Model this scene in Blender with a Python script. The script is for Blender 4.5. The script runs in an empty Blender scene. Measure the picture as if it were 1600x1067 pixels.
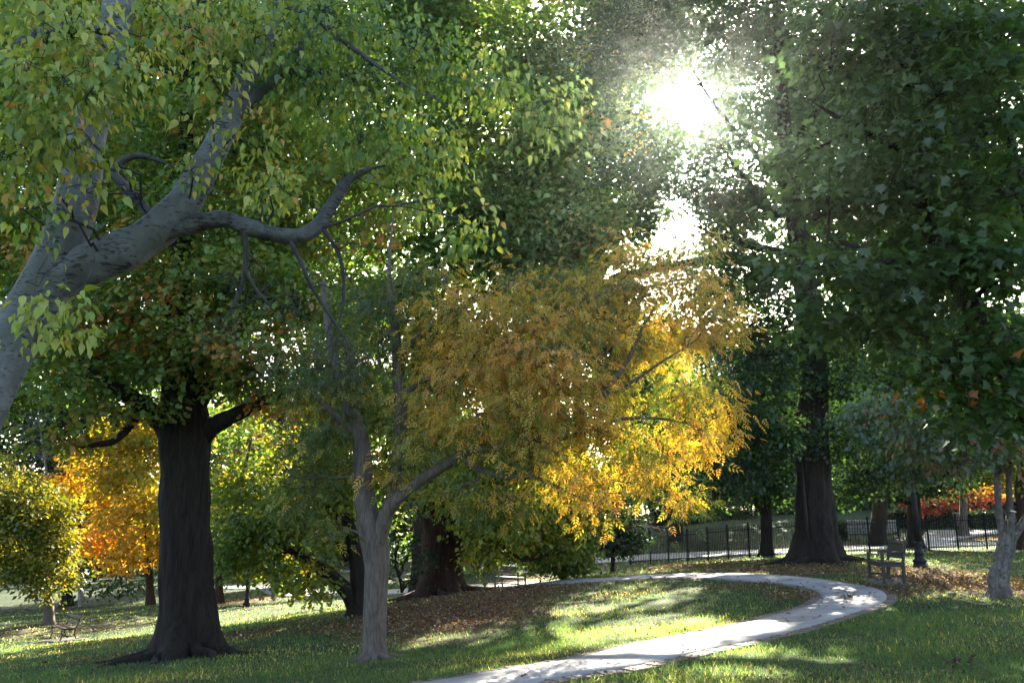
import bpy, bmesh, math, random
import numpy as np
from mathutils import Vector, Matrix

SEED = 11
rng = np.random.default_rng(SEED)
random.seed(SEED)
sc = bpy.context.scene
COL = sc.collection

# ------------------------------------------------------------------ camera
PITCH = math.radians(12.1)
EYE = 1.6
F = 1600 * 30.0 / 36.0
cam_d = bpy.data.cameras.new('camera')
cam_d.lens = 30.0
cam_d.sensor_width = 36.0
cam_d.clip_start = 0.1
cam_d.clip_end = 4000
cam = bpy.data.objects.new('camera', cam_d)
cam.location = (0, 0, EYE)
cam.rotation_euler = (math.radians(90) + PITCH, 0, 0)
COL.objects.link(cam)
sc.camera = cam

def ray(px, py):
    u = (px - 800) / F
    v = (533.5 - py) / F
    d = np.array([u, math.cos(PITCH) - v * math.sin(PITCH), math.sin(PITCH) + v * math.cos(PITCH)])
    return d

def P(px, py, d):
    """world point at ground distance d seen in direction px,py of the photograph"""
    r = ray(px, py)
    return np.array([0, 0, EYE]) + r * (d / r[1])

# ------------------------------------------------------------------ light
sd = ray(1082, 160)
SUN = sd / np.linalg.norm(sd)
SUN_EL = math.asin(SUN[2])
SUN_AZ = math.atan2(SUN[0], SUN[1])
SUN_STRENGTH = 5.0
SKY_STRENGTH = 0.066
EXPOSURE = 3.4
HAZE = 0.00011

w = bpy.data.worlds.new('World')
sc.world = w
w.use_nodes = True
nt = w.node_tree
nt.nodes.clear()
out = nt.nodes.new('ShaderNodeOutputWorld')
bg = nt.nodes.new('ShaderNodeBackground')
sky = nt.nodes.new('ShaderNodeTexSky')
sky.sky_type = 'NISHITA'
sky.sun_disc = False
sky.sun_elevation = SUN_EL
sky.sun_rotation = SUN_AZ
sky.air_density = 1.0
sky.dust_density = 2.5
sky.ozone_density = 0.8
bg.inputs['Strength'].default_value = SKY_STRENGTH
nt.links.new(sky.outputs[0], bg.inputs[0])
# the sun's own disc and its narrow bright aureole in the sky
tc = nt.nodes.new('ShaderNodeTexCoord')
dt = nt.nodes.new('ShaderNodeVectorMath'); dt.operation = 'DOT_PRODUCT'
nrm = nt.nodes.new('ShaderNodeVectorMath'); nrm.operation = 'NORMALIZE'
nt.links.new(tc.outputs['Generated'], nrm.inputs[0])
nt.links.new(nrm.outputs[0], dt.inputs[0])
dt.inputs[1].default_value = tuple(SUN)
ac = nt.nodes.new('ShaderNodeMath'); ac.operation = 'ARCCOSINE'; ac.use_clamp = False
nt.links.new(dt.outputs['Value'], ac.inputs[0])
m1 = nt.nodes.new('ShaderNodeMath'); m1.operation = 'MULTIPLY'; m1.inputs[1].default_value = -1 / math.radians(3.0)
nt.links.new(ac.outputs[0], m1.inputs[0])
ex = nt.nodes.new('ShaderNodeMath'); ex.operation = 'EXPONENT'
nt.links.new(m1.outputs[0], ex.inputs[0])
bg2 = nt.nodes.new('ShaderNodeBackground')
bg2.inputs['Color'].default_value = (1.0, 0.93, 0.78, 1)
mm = nt.nodes.new('ShaderNodeMath'); mm.operation = 'MULTIPLY'; mm.inputs[1].default_value = 9.0
nt.links.new(ex.outputs[0], mm.inputs[0])
nt.links.new(mm.outputs[0], bg2.inputs['Strength'])
add = nt.nodes.new('ShaderNodeAddShader')
nt.links.new(bg.outputs[0], add.inputs[0])
nt.links.new(bg2.outputs[0], add.inputs[1])
nt.links.new(add.outputs[0], out.inputs['Surface'])

sl = bpy.data.lights.new('sun', 'SUN')
sl.energy = SUN_STRENGTH
sl.angle = math.radians(0.5)
sl.color = (1.0, 0.90, 0.74)
so = bpy.data.objects.new('sun', sl)
so.rotation_euler = Vector(SUN).to_track_quat('Z', 'Y').to_euler()
so.location = (0, 0, 60)
COL.objects.link(so)

vs = sc.view_settings
vs.view_transform = 'Standard'
vs.look = 'None'
vs.exposure = EXPOSURE
vs.gamma = 1.0
vs.use_curve_mapping = False
cy = sc.cycles
cy.max_bounces = 7
cy.diffuse_bounces = 4
cy.transmission_bounces = 5
cy.glossy_bounces = 2
cy.transparent_max_bounces = 4
cy.sample_clamp_indirect = 4.0
cy.use_denoising = True

# ------------------------------------------------------------------ terrain
CTRL = [(1383,912,20),(97,1000,32),(797,917,40),(1015,880,46),(1209,870,38.5),(1330,866,38),(1550,856,39.5),
        (295,1025,18),(583,1033,14),(1560,935,17),(800,1060,9.6),(0,1067,14.5),(1600,1067,8),(77,975,38),
        (235,945,58),(420,922,62),(688,930,33),(558,962,24),(1275,877,28),(385,948,44),(957,893,40),
        (1438,887,24),(1100,868,47),(1100,858,53),(1100,818,64),(1340,861,42),(1340,853,48),(1340,837,56),
        (1500,852,43),(1500,846,48),(1500,829,57),(100,945,70),(560,928,50),(0,930,80),(440,900,88),(250,915,85),
        (1200,792,85),(1500,795,85),(850,880,75),(700,890,80),(-400,1000,35),(2000,870,30)]
cp = np.array([P(*c) for c in CTRL])
extra = np.array([(0,0,0),(6,0,.1),(-6,0,-.4),(0,-20,0),(-25,-20,-1.2),(25,-20,.3),(-40,10,-2.4),(35,15,.6)])
cp = np.vstack([cp, extra])
_S = 20.0
def _phi(r2):
    r2 = np.maximum(r2, 1e-12)
    return 0.5 * r2 * np.log(r2)
_n = len(cp)
_X = cp[:, :2] / _S
_K = _phi(((_X[:, None] - _X[None]) ** 2).sum(-1)) + np.eye(_n) * 0.012
_Q = np.hstack([np.ones((_n, 1)), _X])
_A = np.block([[_K, _Q], [_Q.T, np.zeros((3, 3))]])
_sol = np.linalg.solve(_A, np.concatenate([cp[:, 2], np.zeros(3)]))

def height_exact(x, y):
    x = np.clip(np.asarray(x, float), -55, 50); y = np.clip(np.asarray(y, float), -20, 92)
    sh = x.shape
    q = np.stack([x.ravel(), y.ravel()], 1) / _S
    o = np.empty(len(q))
    for i in range(0, len(q), 100000):
        b = q[i:i+100000]
        o[i:i+100000] = _phi(((b[:, None] - _X[None]) ** 2).sum(-1)) @ _sol[:_n] + _sol[_n] + b @ _sol[_n+1:]
    return o.reshape(sh)

_gx = np.linspace(-55, 50, 421); _gy = np.linspace(-20, 92, 449)
_GX, _GY = np.meshgrid(_gx, _gy)
_GZ = height_exact(_GX, _GY)
def height(x, y):
    """bilinear look-up of the terrain"""
    x = np.clip(np.asarray(x, float), -55, 50); y = np.clip(np.asarray(y, float), -20, 92)
    fx = (x + 55) / 0.25; fy = (y + 20) / 0.25
    ix = np.clip(fx.astype(int), 0, 419); iy = np.clip(fy.astype(int), 0, 447)
    tx = fx - ix; ty = fy - iy
    return ((_GZ[iy, ix] * (1-tx) + _GZ[iy, ix+1] * tx) * (1-ty) + (_GZ[iy+1, ix] * (1-tx) + _GZ[iy+1, ix+1] * tx) * ty)

def G(px, py):
    """where the line of sight px,py meets the terrain"""
    r = ray(px, py); r = r / r[1]
    lo = 3.0
    for d in np.arange(3.0, 140, 0.25):
        if EYE + r[2]*d <= float(height(r[0]*d, d)):
            lo = d; break
    else:
        lo = 140.0
    a, b = lo - .25, lo
    for _ in range(20):
        m = (a + b) / 2
        if EYE + r[2]*m <= float(height(r[0]*m, m)): b = m
        else: a = m
    p = np.array([r[0]*b, b, 0.0]); p[2] = float(height(p[0], p[1]))
    return p

def GD(px, d):
    """terrain point below direction px at distance d (py-independent to first order)"""
    x = (px - 800) / F * d / (math.cos(PITCH) + 0.21*math.sin(PITCH))
    return np.array([x, d, float(height(x, d))])

# ------------------------------------------------------------------ helpers
def tag(o, label=None, cat=None, group=None, kind=None):
    if label: o['label'] = label
    if cat: o['category'] = cat
    if group: o['group'] = group
    if kind: o['kind'] = kind
    return o

def empty(name, loc, label, cat, group=None, rz=0.0):
    o = bpy.data.objects.new(name, None)
    o.empty_display_size = 0.3
    o.location = tuple(loc); o.rotation_euler = (0, 0, rz)
    COL.objects.link(o)
    return tag(o, label, cat, group)

def link(name, me, mat, parent=None, loc=None):
    o = bpy.data.objects.new(name, me)
    COL.objects.link(o)
    if mat is not None and len(me.materials) == 0:
        me.materials.append(mat)
    if parent is not None: o.parent = parent
    if loc is not None: o.location = tuple(loc)
    return o

def tri_mesh(name, verts, tris, tint=None, smooth=False):
    me = bpy.data.meshes.new(name)
    verts = np.ascontiguousarray(verts, np.float32); tris = np.ascontiguousarray(tris, np.int32)
    nv, nf = len(verts), len(tris)
    k = tris.shape[1]
    me.vertices.add(nv); me.loops.add(nf*k); me.polygons.add(nf)
    me.vertices.foreach_set('co', verts.ravel())
    me.loops.foreach_set('vertex_index', tris.ravel())
    me.polygons.foreach_set('loop_start', np.arange(0, nf*k, k, dtype=np.int32))
    if smooth:
        me.polygons.foreach_set('use_smooth', np.ones(nf, bool))
    if tint is not None:
        a = me.attributes.new('tint', 'FLOAT', 'FACE')
        a.data.foreach_set('value', np.ascontiguousarray(tint, np.float32))
    me.update(calc_edges=True)
    return me

class MB:
    """collects quads/polygons and builds one mesh"""
    def __init__(s): s.v = []; s.f = []; s.sm = []
    def poly(s, vs, faces, smooth=False):
        b = len(s.v); s.v += [tuple(map(float, p)) for p in vs]
        for f in faces:
            s.f.append(tuple(b+i for i in f)); s.sm.append(smooth)
    def box(s, c, size, rot=None, bev=0.0):
        x, y, z = [d/2 for d in size]
        if bev > 0:
            bm = bmesh.new(); bmesh.ops.create_cube(bm, size=1)
            for v in bm.verts: v.co = Vector((v.co.x*2*x, v.co.y*2*y, v.co.z*2*z))
            bmesh.ops.bevel(bm, geom=bm.edges[:], offset=bev, segments=1, affect='EDGES')
            vs = [v.co.copy() for v in bm.verts]; fs = [[v.index for v in f.verts] for f in bm.faces]
            bm.verts.index_update(); fs = [[v.index for v in f.verts] for f in bm.faces]; bm.free()
        else:
            vs = [Vector(p) for p in ((-x,-y,-z),(x,-y,-z),(x,y,-z),(-x,y,-z),(-x,-y,z),(x,-y,z),(x,y,z),(-x,y,z))]
            fs = [(0,3,2,1),(4,5,6,7),(0,1,5,4),(1,2,6,5),(2,3,7,6),(3,0,4,7)]
        if rot is not None: vs = [rot @ v for v in vs]
        s.poly([v + Vector(c) for v in vs], fs)
    def bar(s, a, b, wid, thick, bev=0.0):
        a = Vector(a); b = Vector(b); d = b - a
        q = d.to_track_quat('X', 'Z').to_matrix()
        s.box((a+b)/2, (d.length, wid, thick), q, bev)
    def tube(s, pts, rad, n=8, cap=True, smooth=True):
        V, Fc = tube_arrays(np.array([tuple(p) for p in pts], float), np.array(rad, float), n)
        b = len(s.v); s.v += [tuple(p) for p in V]
        for f in Fc: s.f.append(tuple(b+i for i in f)); s.sm.append(smooth)
        if cap:
            s.f.append(tuple(b + i for i in range(n))[::-1]); s.sm.append(False)
            e = b + (len(pts)-1)*n
            s.f.append(tuple(e + i for i in range(n))); s.sm.append(False)
    def lathe(s, prof, n=20, c=(0, 0, 0)):
        pts = []; 
        for r, z in prof:
            for k in range(n):
                a = 2*math.pi*k/n; pts.append((c[0]+r*math.cos(a), c[1]+r*math.sin(a), c[2]+z))
        fs = []
        for i in range(len(prof)-1):
            for k in range(n):
                k2 = (k+1) % n
                fs.append((i*n+k, i*n+k2, (i+1)*n+k2, (i+1)*n+k))
        s.poly(pts, fs, True)
        b = len(s.v) - len(pts)
        s.f.append(tuple(b+k for k in range(n))[::-1]); s.sm.append(False)
        e = b + (len(prof)-1)*n
        s.f.append(tuple(e+k for k in range(n))); s.sm.append(False)
    def build(s, name, mat, parent=None, loc=None):
        me = bpy.data.meshes.new(name)
        me.from_pydata(s.v, [], s.f)
        me.polygons.foreach_set('use_smooth', s.sm)
        me.update()
        return link(name, me, mat, parent, loc)

def tube_arrays(pts, rad, n=8, rfun=None):
    m = len(pts)
    tan = np.gradient(pts, axis=0)
    tan /= np.linalg.norm(tan, axis=1, keepdims=True) + 1e-9
    ref = np.array([1.0, 0, 0]) if abs(tan[0][0]) < 0.8 else np.array([0, 1.0, 0])
    u = ref - tan[0]*ref.dot(tan[0]); u /= np.linalg.norm(u)
    V = np.empty((m, n, 3)); ang = np.arange(n)*2*np.pi/n
    for i in range(m):
        u = u - tan[i]*u.dot(tan[i]); u /= np.linalg.norm(u) + 1e-9
        v = np.cross(tan[i], u)
        r = rad[i] if rfun is None else rad[i]*rfun(i, ang)
        r = np.broadcast_to(r, (n,))
        V[i] = pts[i] + np.outer(np.cos(ang)*r, u) + np.outer(np.sin(ang)*r, v)
    i = np.arange(m-1)[:, None]*n; k = np.arange(n)[None]; k2 = (k+1) % n
    Fc = np.stack([i+k, i+k2, i+n+k2, i+n+k], -1).reshape(-1, 4)
    return V.reshape(-1, 3), Fc

def smooth_path(pts, rad, step=4):
    """Catmull-Rom through pts"""
    pts = np.asarray(pts, float); rad = np.asarray(rad, float)
    q = np.vstack([2*pts[0]-pts[1], pts, 2*pts[-1]-pts[-2]])
    op, orr = [], []
    for i in range(len(pts)-1):
        p0, p1, p2, p3 = q[i:i+4]
        for t in np.arange(step)/step:
            op.append(0.5*(2*p1 + (p2-p0)*t + (2*p0-5*p1+4*p2-p3)*t*t + (3*p1-p0-3*p2+p3)*t**3))
            orr.append(rad[i]*(1-t) + rad[i+1]*t)
    op.append(pts[-1]); orr.append(rad[-1])
    return np.array(op), np.array(orr)

# ------------------------------------------------------------------ materials
def new_mat(name):
    m = bpy.data.materials.new(name); m.use_nodes = True
    n = m.node_tree; n.nodes.clear()
    o = n.nodes.new('ShaderNodeOutputMaterial')
    return m, n, o

def ramp(n, stops):
    r = n.nodes.new('ShaderNodeValToRGB')
    el = r.color_ramp.elements
    while len(el) > 1: el.remove(el[-1])
    el[0].position = stops[0][0]; el[0].color = (*stops[0][1], 1)
    for p, c in stops[1:]:
        e = el.new(p); e.color = (*c, 1)
    return r

def leaf_mat(name, stops, trans=0.42, tboost=1.5, gloss=0.06, rough=0.45):
    m, n, o = new_mat(name)
    at = n.nodes.new('ShaderNodeAttribute'); at.attribute_name = 'tint'
    r = ramp(n, stops)
    n.links.new(at.outputs['Fac'], r.inputs[0])
    d = n.nodes.new('ShaderNodeBsdfDiffuse')
    n.links.new(r.outputs[0], d.inputs['Color'])
    tcol = n.nodes.new('ShaderNodeMix'); tcol.data_type = 'RGBA'; tcol.blend_type = 'MULTIPLY'; tcol.inputs[0].default_value = 1
    n.links.new(r.outputs[0], tcol.inputs[6]); tcol.inputs[7].default_value = (tboost*1.25, tboost*1.1, tboost*0.45, 1)
    t = n.nodes.new('ShaderNodeBsdfTranslucent')
    n.links.new(tcol.outputs[2], t.inputs['Color'])
    mx = n.nodes.new('ShaderNodeMixShader'); mx.inputs[0].default_value = trans
    n.links.new(d.outputs[0], mx.inputs[1]); n.links.new(t.outputs[0], mx.inputs[2])
    g = n.nodes.new('ShaderNodeBsdfGlossy'); g.inputs['Roughness'].default_value = rough
    mx2 = n.nodes.new('ShaderNodeMixShader'); mx2.inputs[0].default_value = gloss
    n.links.new(mx.outputs[0], mx2.inputs[1]); n.links.new(g.outputs[0], mx2.inputs[2])
    n.links.new(mx2.outputs[0], o.inputs['Surface'])
    return m

def noise(n, scale, detail=5, rough=0.55, vec=None):
    x = n.nodes.new('ShaderNodeTexNoise')
    x.inputs['Scale'].default_value = scale; x.inputs['Detail'].default_value = detail; x.inputs['Roughness'].default_value = rough
    if vec is not None: n.links.new(vec, x.inputs['Vector'])
    return x

def bark_mat(name, c0, c1, c2=None, sx=14, sz=2.2, bump=0.5, dist=0.03, spots=None):
    m, n, o = new_mat(name)
    tcn = n.nodes.new('ShaderNodeTexCoord')
    mp = n.nodes.new('ShaderNodeMapping'); mp.inputs['Scale'].default_value = (sx, sx, sz)
    n.links.new(tcn.outputs['Object'], mp.inputs['Vector'])
    a = noise(n, 1.0, 7, 0.65, mp.outputs[0]); a.inputs['Distortion'].default_value = 0.8
    b = noise(n, 1.3, 4, 0.5, tcn.outputs['Object'])
    st = [(0.3, c0), (0.62, c1)]
    r = ramp(n, st); n.links.new(a.outputs['Fac'], r.inputs[0])
    col = r.outputs[0]
    if c2 is not None:
        mxc = n.nodes.new('ShaderNodeMix'); mxc.data_type = 'RGBA'
        rr = ramp(n, [(0.45, (0, 0, 0)), (0.6, (1, 1, 1))]); n.links.new(b.outputs['Fac'], rr.inputs[0])
        n.links.new(rr.outputs[0], mxc.inputs[0]); n.links.new(col, mxc.inputs[6]); mxc.inputs[7].default_value = (*c2, 1)
        col = mxc.outputs[2]
    hgt = a.outputs['Fac']
    if spots is not None:
        mp2 = n.nodes.new('ShaderNodeMapping'); mp2.inputs['Scale'].default_value = (11, 11, 40)
        n.links.new(tcn.outputs['Object'], mp2.inputs['Vector'])
        sp = noise(n, 1.0, 3, 0.6, mp2.outputs[0])
        big = noise(n, 2.3, 4, 0.6, tcn.outputs['Object'])
        sm = n.nodes.new('ShaderNodeMath'); sm.operation = 'MULTIPLY_ADD'; sm.inputs[1].default_value = 0.5
        n.links.new(big.outputs['Fac'], sm.inputs[0]); n.links.new(sp.outputs['Fac'], sm.inputs[2])
        r3 = ramp(n, [(0.80, (0, 0, 0)), (0.90, (.9, .9, .9))]); n.links.new(sm.outputs[0], r3.inputs[0])
        mxs = n.nodes.new('ShaderNodeMix'); mxs.data_type = 'RGBA'
        n.links.new(r3.outputs[0], mxs.inputs[0]); n.links.new(col, mxs.inputs[6]); mxs.inputs[7].default_value = (*spots, 1)
        col = mxs.outputs[2]
    bs = n.nodes.new('ShaderNodeBsdfPrincipled'); bs.inputs['Roughness'].default_value = 0.9
    bs.inputs['Specular IOR Level'].default_value = 0.2
    n.links.new(col, bs.inputs['Base Color'])
    bp = n.nodes.new('ShaderNodeBump'); bp.inputs['Strength'].default_value = bump; bp.inputs['Distance'].default_value = dist
    n.links.new(hgt, bp.inputs['Height']); n.links.new(bp.outputs[0], bs.inputs['Normal'])
    n.links.new(bs.outputs[0], o.inputs['Surface'])
    return m

def plain_mat(name, c0, c1=None, scale=8, rough=0.7, metal=0.0, bump=0.0, spec=0.4, stretch=(1, 1, 1), lo=.35, hi=.65):
    m, n, o = new_mat(name)
    tcn = n.nodes.new('ShaderNodeTexCoord')
    mp = n.nodes.new('ShaderNodeMapping'); mp.inputs['Scale'].default_value = stretch
    n.links.new(tcn.outputs['Object'], mp.inputs['Vector'])
    a = noise(n, scale, 9, 0.68, mp.outputs[0])
    r = ramp(n, [(lo, c0), (hi, c1 or c0)]); n.links.new(a.outputs['Fac'], r.inputs[0])
    bs = n.nodes.new('ShaderNodeBsdfPrincipled')
    bs.inputs['Roughness'].default_value = rough; bs.inputs['Metallic'].default_value = metal
    bs.inputs['Specular IOR Level'].default_value = spec
    n.links.new(r.outputs[0], bs.inputs['Base Color'])
    if bump:
        bp = n.nodes.new('ShaderNodeBump'); bp.inputs['Strength'].default_value = bump; bp.inputs['Distance'].default_value = 0.01
        n.links.new(a.outputs['Fac'], bp.inputs['Height']); n.links.new(bp.outputs[0], bs.inputs['Normal'])
    n.links.new(bs.outputs[0], o.inputs['Surface'])
    return m

M = {}
M['pale_bark'] = bark_mat('pale_grey_bark', (0.07, 0.072, 0.071), (0.18, 0.184, 0.184), (0.10, 0.104, 0.09), 6, 5, 0.6, 0.02, spots=(0.035, 0.032, 0.03))
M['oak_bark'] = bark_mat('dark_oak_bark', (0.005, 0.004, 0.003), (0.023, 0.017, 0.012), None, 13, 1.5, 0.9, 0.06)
M['grey_bark'] = bark_mat('grey_brown_bark', (0.05, 0.04, 0.033), (0.145, 0.118, 0.098), None, 22, 3.5, 0.7, 0.02)
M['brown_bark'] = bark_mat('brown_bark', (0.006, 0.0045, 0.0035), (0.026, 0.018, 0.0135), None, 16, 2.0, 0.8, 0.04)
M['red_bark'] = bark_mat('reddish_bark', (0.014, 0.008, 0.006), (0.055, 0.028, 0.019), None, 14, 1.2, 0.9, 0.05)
M['flaky_bark'] = bark_mat('flaky_grey_bark', (0.025, 0.021, 0.018), (0.20, 0.18, 0.16), (0.09, 0.075, 0.065), 17, 12, 0.9, 0.03)
M['limb_bark'] = bark_mat('dark_limb_bark', (0.04, 0.04, 0.039), (0.115, 0.115, 0.11), (0.07, 0.07, 0.065), 7, 4, 0.6, 0.02, spots=(0.02, 0.019, 0.018))  # limb bark, darker than the trunk's pale bark
M['shade_bark'] = bark_mat('shaded_grey_bark', (0.02, 0.02, 0.019), (0.06, 0.058, 0.055), None, 8, 3, 0.4, 0.02)  # shadow tone of hanging branches and twigs put into the bark colour
M['silver_bark'] = bark_mat('silver_bare_bark', (0.14, 0.135, 0.13), (0.27, 0.26, 0.25), None, 10, 2, 0.3, 0.02)
M['cut_wood'] = plain_mat('pale_cut_wood', (0.5, 0.36, 0.25), (0.6, 0.45, 0.33), 30)

LM = {}
LM['lime'] = leaf_mat('pale_lime_leaves', [(0, (0.04, 0.105, 0.018)), (0.3, (0.10, 0.19, 0.03)), (0.62, (0.225, 0.295, 0.05)), (0.9, (0.36, 0.38, 0.08)), (1, (0.38, 0.23, 0.06))], tboost=1.2, gloss=.04)
LM['oak'] = leaf_mat('olive_oak_leaves', [(0, (0.05, 0.11, 0.02)), (0.45, (0.11, 0.175, 0.028)), (0.65, (0.18, 0.18, 0.03)), (0.8, (0.31, 0.165, 0.035)), (1, (0.34, 0.13, 0.03))], gloss=.03)
LM['gold'] = leaf_mat('golden_pinnate_leaves', [(0, (0.06, 0.10, 0.018)), (0.2, (0.18, 0.21, 0.028)), (0.45, (0.42, 0.32, 0.04)), (0.75, (0.55, 0.33, 0.06)), (1, (0.52, 0.24, 0.06))], trans=0.4, tboost=1.35, gloss=.04)
LM['maple'] = leaf_mat('deep_green_maple_leaves', [(0, (0.014, 0.040, 0.007)), (0.5, (0.027, 0.068, 0.011)), (0.9, (0.05, 0.10, 0.016)), (0.97, (0.10, 0.12, 0.02)), (1, (0.30, 0.10, 0.02))], gloss=0.04)
LM['deep'] = leaf_mat('blue_green_small_leaves', [(0, (0.012, 0.034, 0.013)), (0.6, (0.024, 0.058, 0.019)), (1, (0.05, 0.09, 0.021))], gloss=0.03)
LM['mid'] = leaf_mat('mid_green_leaves', [(0, (0.034, 0.085, 0.018)), (0.5, (0.075, 0.145, 0.026)), (0.85, (0.14, 0.18, 0.03)), (1, (0.28, 0.17, 0.03))], gloss=.03)
LM['yellowgreen'] = leaf_mat('yellow_green_leaves', [(0, (0.055, 0.11, 0.016)), (0.5, (0.15, 0.195, 0.022)), (0.85, (0.25, 0.23, 0.022)), (1, (0.34, 0.18, 0.03))], gloss=.03)
LM['yellow'] = leaf_mat('yellow_leaves', [(0, (0.06, 0.09, 0.01)), (0.5, (0.18, 0.19, 0.017)), (1, (0.36, 0.24, 0.025))], tboost=1.2, gloss=.03)
LM['orange'] = leaf_mat('orange_maple_leaves', [(0, (0.17, 0.18, 0.018)), (0.35, (0.44, 0.30, 0.025)), (0.7, (0.55, 0.27, 0.03)), (1, (0.48, 0.15, 0.03))], gloss=.03, tboost=2.1)
LM['red'] = leaf_mat('red_shrub_leaves', [(0, (0.12, 0.035, 0.02)), (0.5, (0.30, 0.05, 0.02)), (1, (0.38, 0.10, 0.025))])
LM['dogwood'] = leaf_mat('green_and_red_leaves', [(0, (0.04, 0.085, 0.025)), (0.5, (0.07, 0.11, 0.045)), (0.7, (0.15, 0.10, 0.07)), (1, (0.28, 0.07, 0.05))])
LM['hedge'] = leaf_mat('hedge_leaves', [(0, (0.015, 0.045, 0.014)), (1, (0.04, 0.085, 0.025))], trans=0.25)
LM['litter'] = leaf_mat('dry_fallen_leaves', [(0, (0.035, 0.02, 0.013)), (0.4, (0.085, 0.047, 0.025)), (0.7, (0.15, 0.088, 0.04)), (0.93, (0.24, 0.165, 0.065)), (1, (0.36, 0.31, 0.22))], trans=0.2, gloss=0.03)
LM['grass'] = leaf_mat('grass_blades', [(0, (0.010, 0.025, 0.013)), (0.6, (0.021, 0.041, 0.019)), (0.85, (0.064, 0.070, 0.030)), (1, (0.20, 0.175, 0.085))], trans=0.68, tboost=6.0, gloss=0.03, rough=0.5)

M['concrete'] = plain_mat('pale_concrete', (0.16, 0.16, 0.157), (0.25, 0.247, 0.24), 1.4, 0.85, bump=0.15, spec=0.25)
M['old_concrete'] = plain_mat('old_mossy_concrete', (0.07, 0.065, 0.055), (0.14, 0.13, 0.115), 3.0, 0.9, bump=0.2, spec=0.2)
M['brick'] = plain_mat('brown_edging_brick', (0.09, 0.07, 0.06), (0.17, 0.13, 0.11), 5, 0.9, bump=0.3, spec=0.2)
M['road'] = plain_mat('grey_road', (0.26, 0.265, 0.27), (0.33, 0.33, 0.33), 0.7, 0.85)
M['bench_wood'] = plain_mat('weathered_teak', (0.03, 0.025, 0.02), (0.07, 0.058, 0.046), 6, 0.75, stretch=(1, 8, 8), bump=0.3)
M['bench_red'] = plain_mat('reddish_bench_wood', (0.035, 0.02, 0.014), (0.075, 0.042, 0.028), 6, 0.5, stretch=(1, 8, 8), bump=0.2)
M['iron'] = plain_mat('black_iron', (0.008, 0.009, 0.010), (0.015, 0.016, 0.018), 10, 0.6, 0.0, spec=0.2)
M['fence'] = plain_mat('black_fence_paint', (0.006, 0.008, 0.010), (0.012, 0.014, 0.017), 6, 0.85, spec=0.1)
M['lamp_glass'] = plain_mat('frosted_lamp_glass', (0.55, 0.55, 0.52), (0.6, 0.6, 0.58), 6, 0.3)
M['stone'] = plain_mat('pale_wall_stone', (0.22, 0.215, 0.21), (0.46, 0.45, 0.43), 1.7, 0.9, bump=0.4)
M['mortar'] = plain_mat('dark_joint', (0.05, 0.048, 0.045), (0.08, 0.075, 0.07), 5, 0.95)
M['house'] = plain_mat('dark_house_siding', (0.05, 0.06, 0.07), (0.08, 0.09, 0.10), 2, 0.8)
M['white'] = plain_mat('white_paint', (0.7, 0.72, 0.75), (0.8, 0.82, 0.84), 3, 0.6)
M['roof'] = plain_mat('grey_shingle', (0.06, 0.06, 0.065), (0.11, 0.11, 0.115), 4, 0.9)
M['glass'] = plain_mat('window_glass', (0.02, 0.025, 0.03), (0.03, 0.035, 0.04), 2, 0.1)
M['screen'] = plain_mat('blue_court_screen', (0.03, 0.055, 0.08), (0.05, 0.085, 0.115), 1.5, 0.9)

def ground_mat():
    m, n, o = new_mat('lawn_ground')
    tcn = n.nodes.new('ShaderNodeTexCoord')
    a = noise(n, 0.35, 6, 0.6, tcn.outputs['Object'])
    b = noise(n, 9.0, 6, 0.7, tcn.outputs['Object'])
    r1 = ramp(n, [(0.3, (0.017, 0.030, 0.013)), (0.55, (0.027, 0.046, 0.018)), (0.75, (0.05, 0.06, 0.026))])
    n.links.new(a.outputs['Fac'], r1.inputs[0])
    r2 = ramp(n, [(0.35, (0.45, 0.45, 0.42)), (0.7, (1.35, 1.3, 1.2))])
    n.links.new(b.outputs['Fac'], r2.inputs[0])
    mu = n.nodes.new('ShaderNodeMix'); mu.data_type = 'RGBA'; mu.blend_type = 'MULTIPLY'; mu.inputs[0].default_value = 0.8
    n.links.new(r1.outputs[0], mu.inputs[6]); n.links.new(r2.outputs[0], mu.inputs[7])
    lit = n.nodes.new('ShaderNodeAttribute'); lit.attribute_name = 'litter'
    c = noise(n, 14.0, 5, 0.75, tcn.outputs['Object'])
    r3 = ramp(n, [(0.3, (0.06, 0.032, 0.017)), (0.55, (0.14, 0.075, 0.035)), (0.75, (0.24, 0.15, 0.07))])
    n.links.new(c.outputs['Fac'], r3.inputs[0])
    ad = n.nodes.new('ShaderNodeMath'); ad.operation = 'MULTIPLY_ADD'; ad.inputs[1].default_value = 1.2; 
    n.links.new(lit.outputs['Fac'], ad.inputs[0])
    sb = n.nodes.new('ShaderNodeMath'); sb.operation = 'MULTIPLY_ADD'; sb.inputs[1].default_value = 1.6; sb.inputs[2].default_value = -0.95
    n.links.new(b.outputs['Fac'], sb.inputs[0]); n.links.new(sb.outputs[0], ad.inputs[2])
    ad.use_clamp = True
    mx = n.nodes.new('ShaderNodeMix'); mx.data_type = 'RGBA'
    n.links.new(ad.outputs[0], mx.inputs[0]); n.links.new(mu.outputs[2], mx.inputs[6]); n.links.new(r3.outputs[0], mx.inputs[7])
    bs = n.nodes.new('ShaderNodeBsdfPrincipled'); bs.inputs['Roughness'].default_value = 0.95
    bs.inputs['Specular IOR Level'].default_value = 0.1
    n.links.new(mx.outputs[2], bs.inputs['Base Color'])
    bp = n.nodes.new('ShaderNodeBump'); bp.inputs['Strength'].default_value = 0.7; bp.inputs['Distance'].default_value = 0.05
    n.links.new(b.outputs['Fac'], bp.inputs['Height']); n.links.new(bp.outputs[0], bs.inputs['Normal'])
    n.links.new(bs.outputs[0], o.inputs['Surface'])
    return m
M['ground'] = ground_mat()

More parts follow.
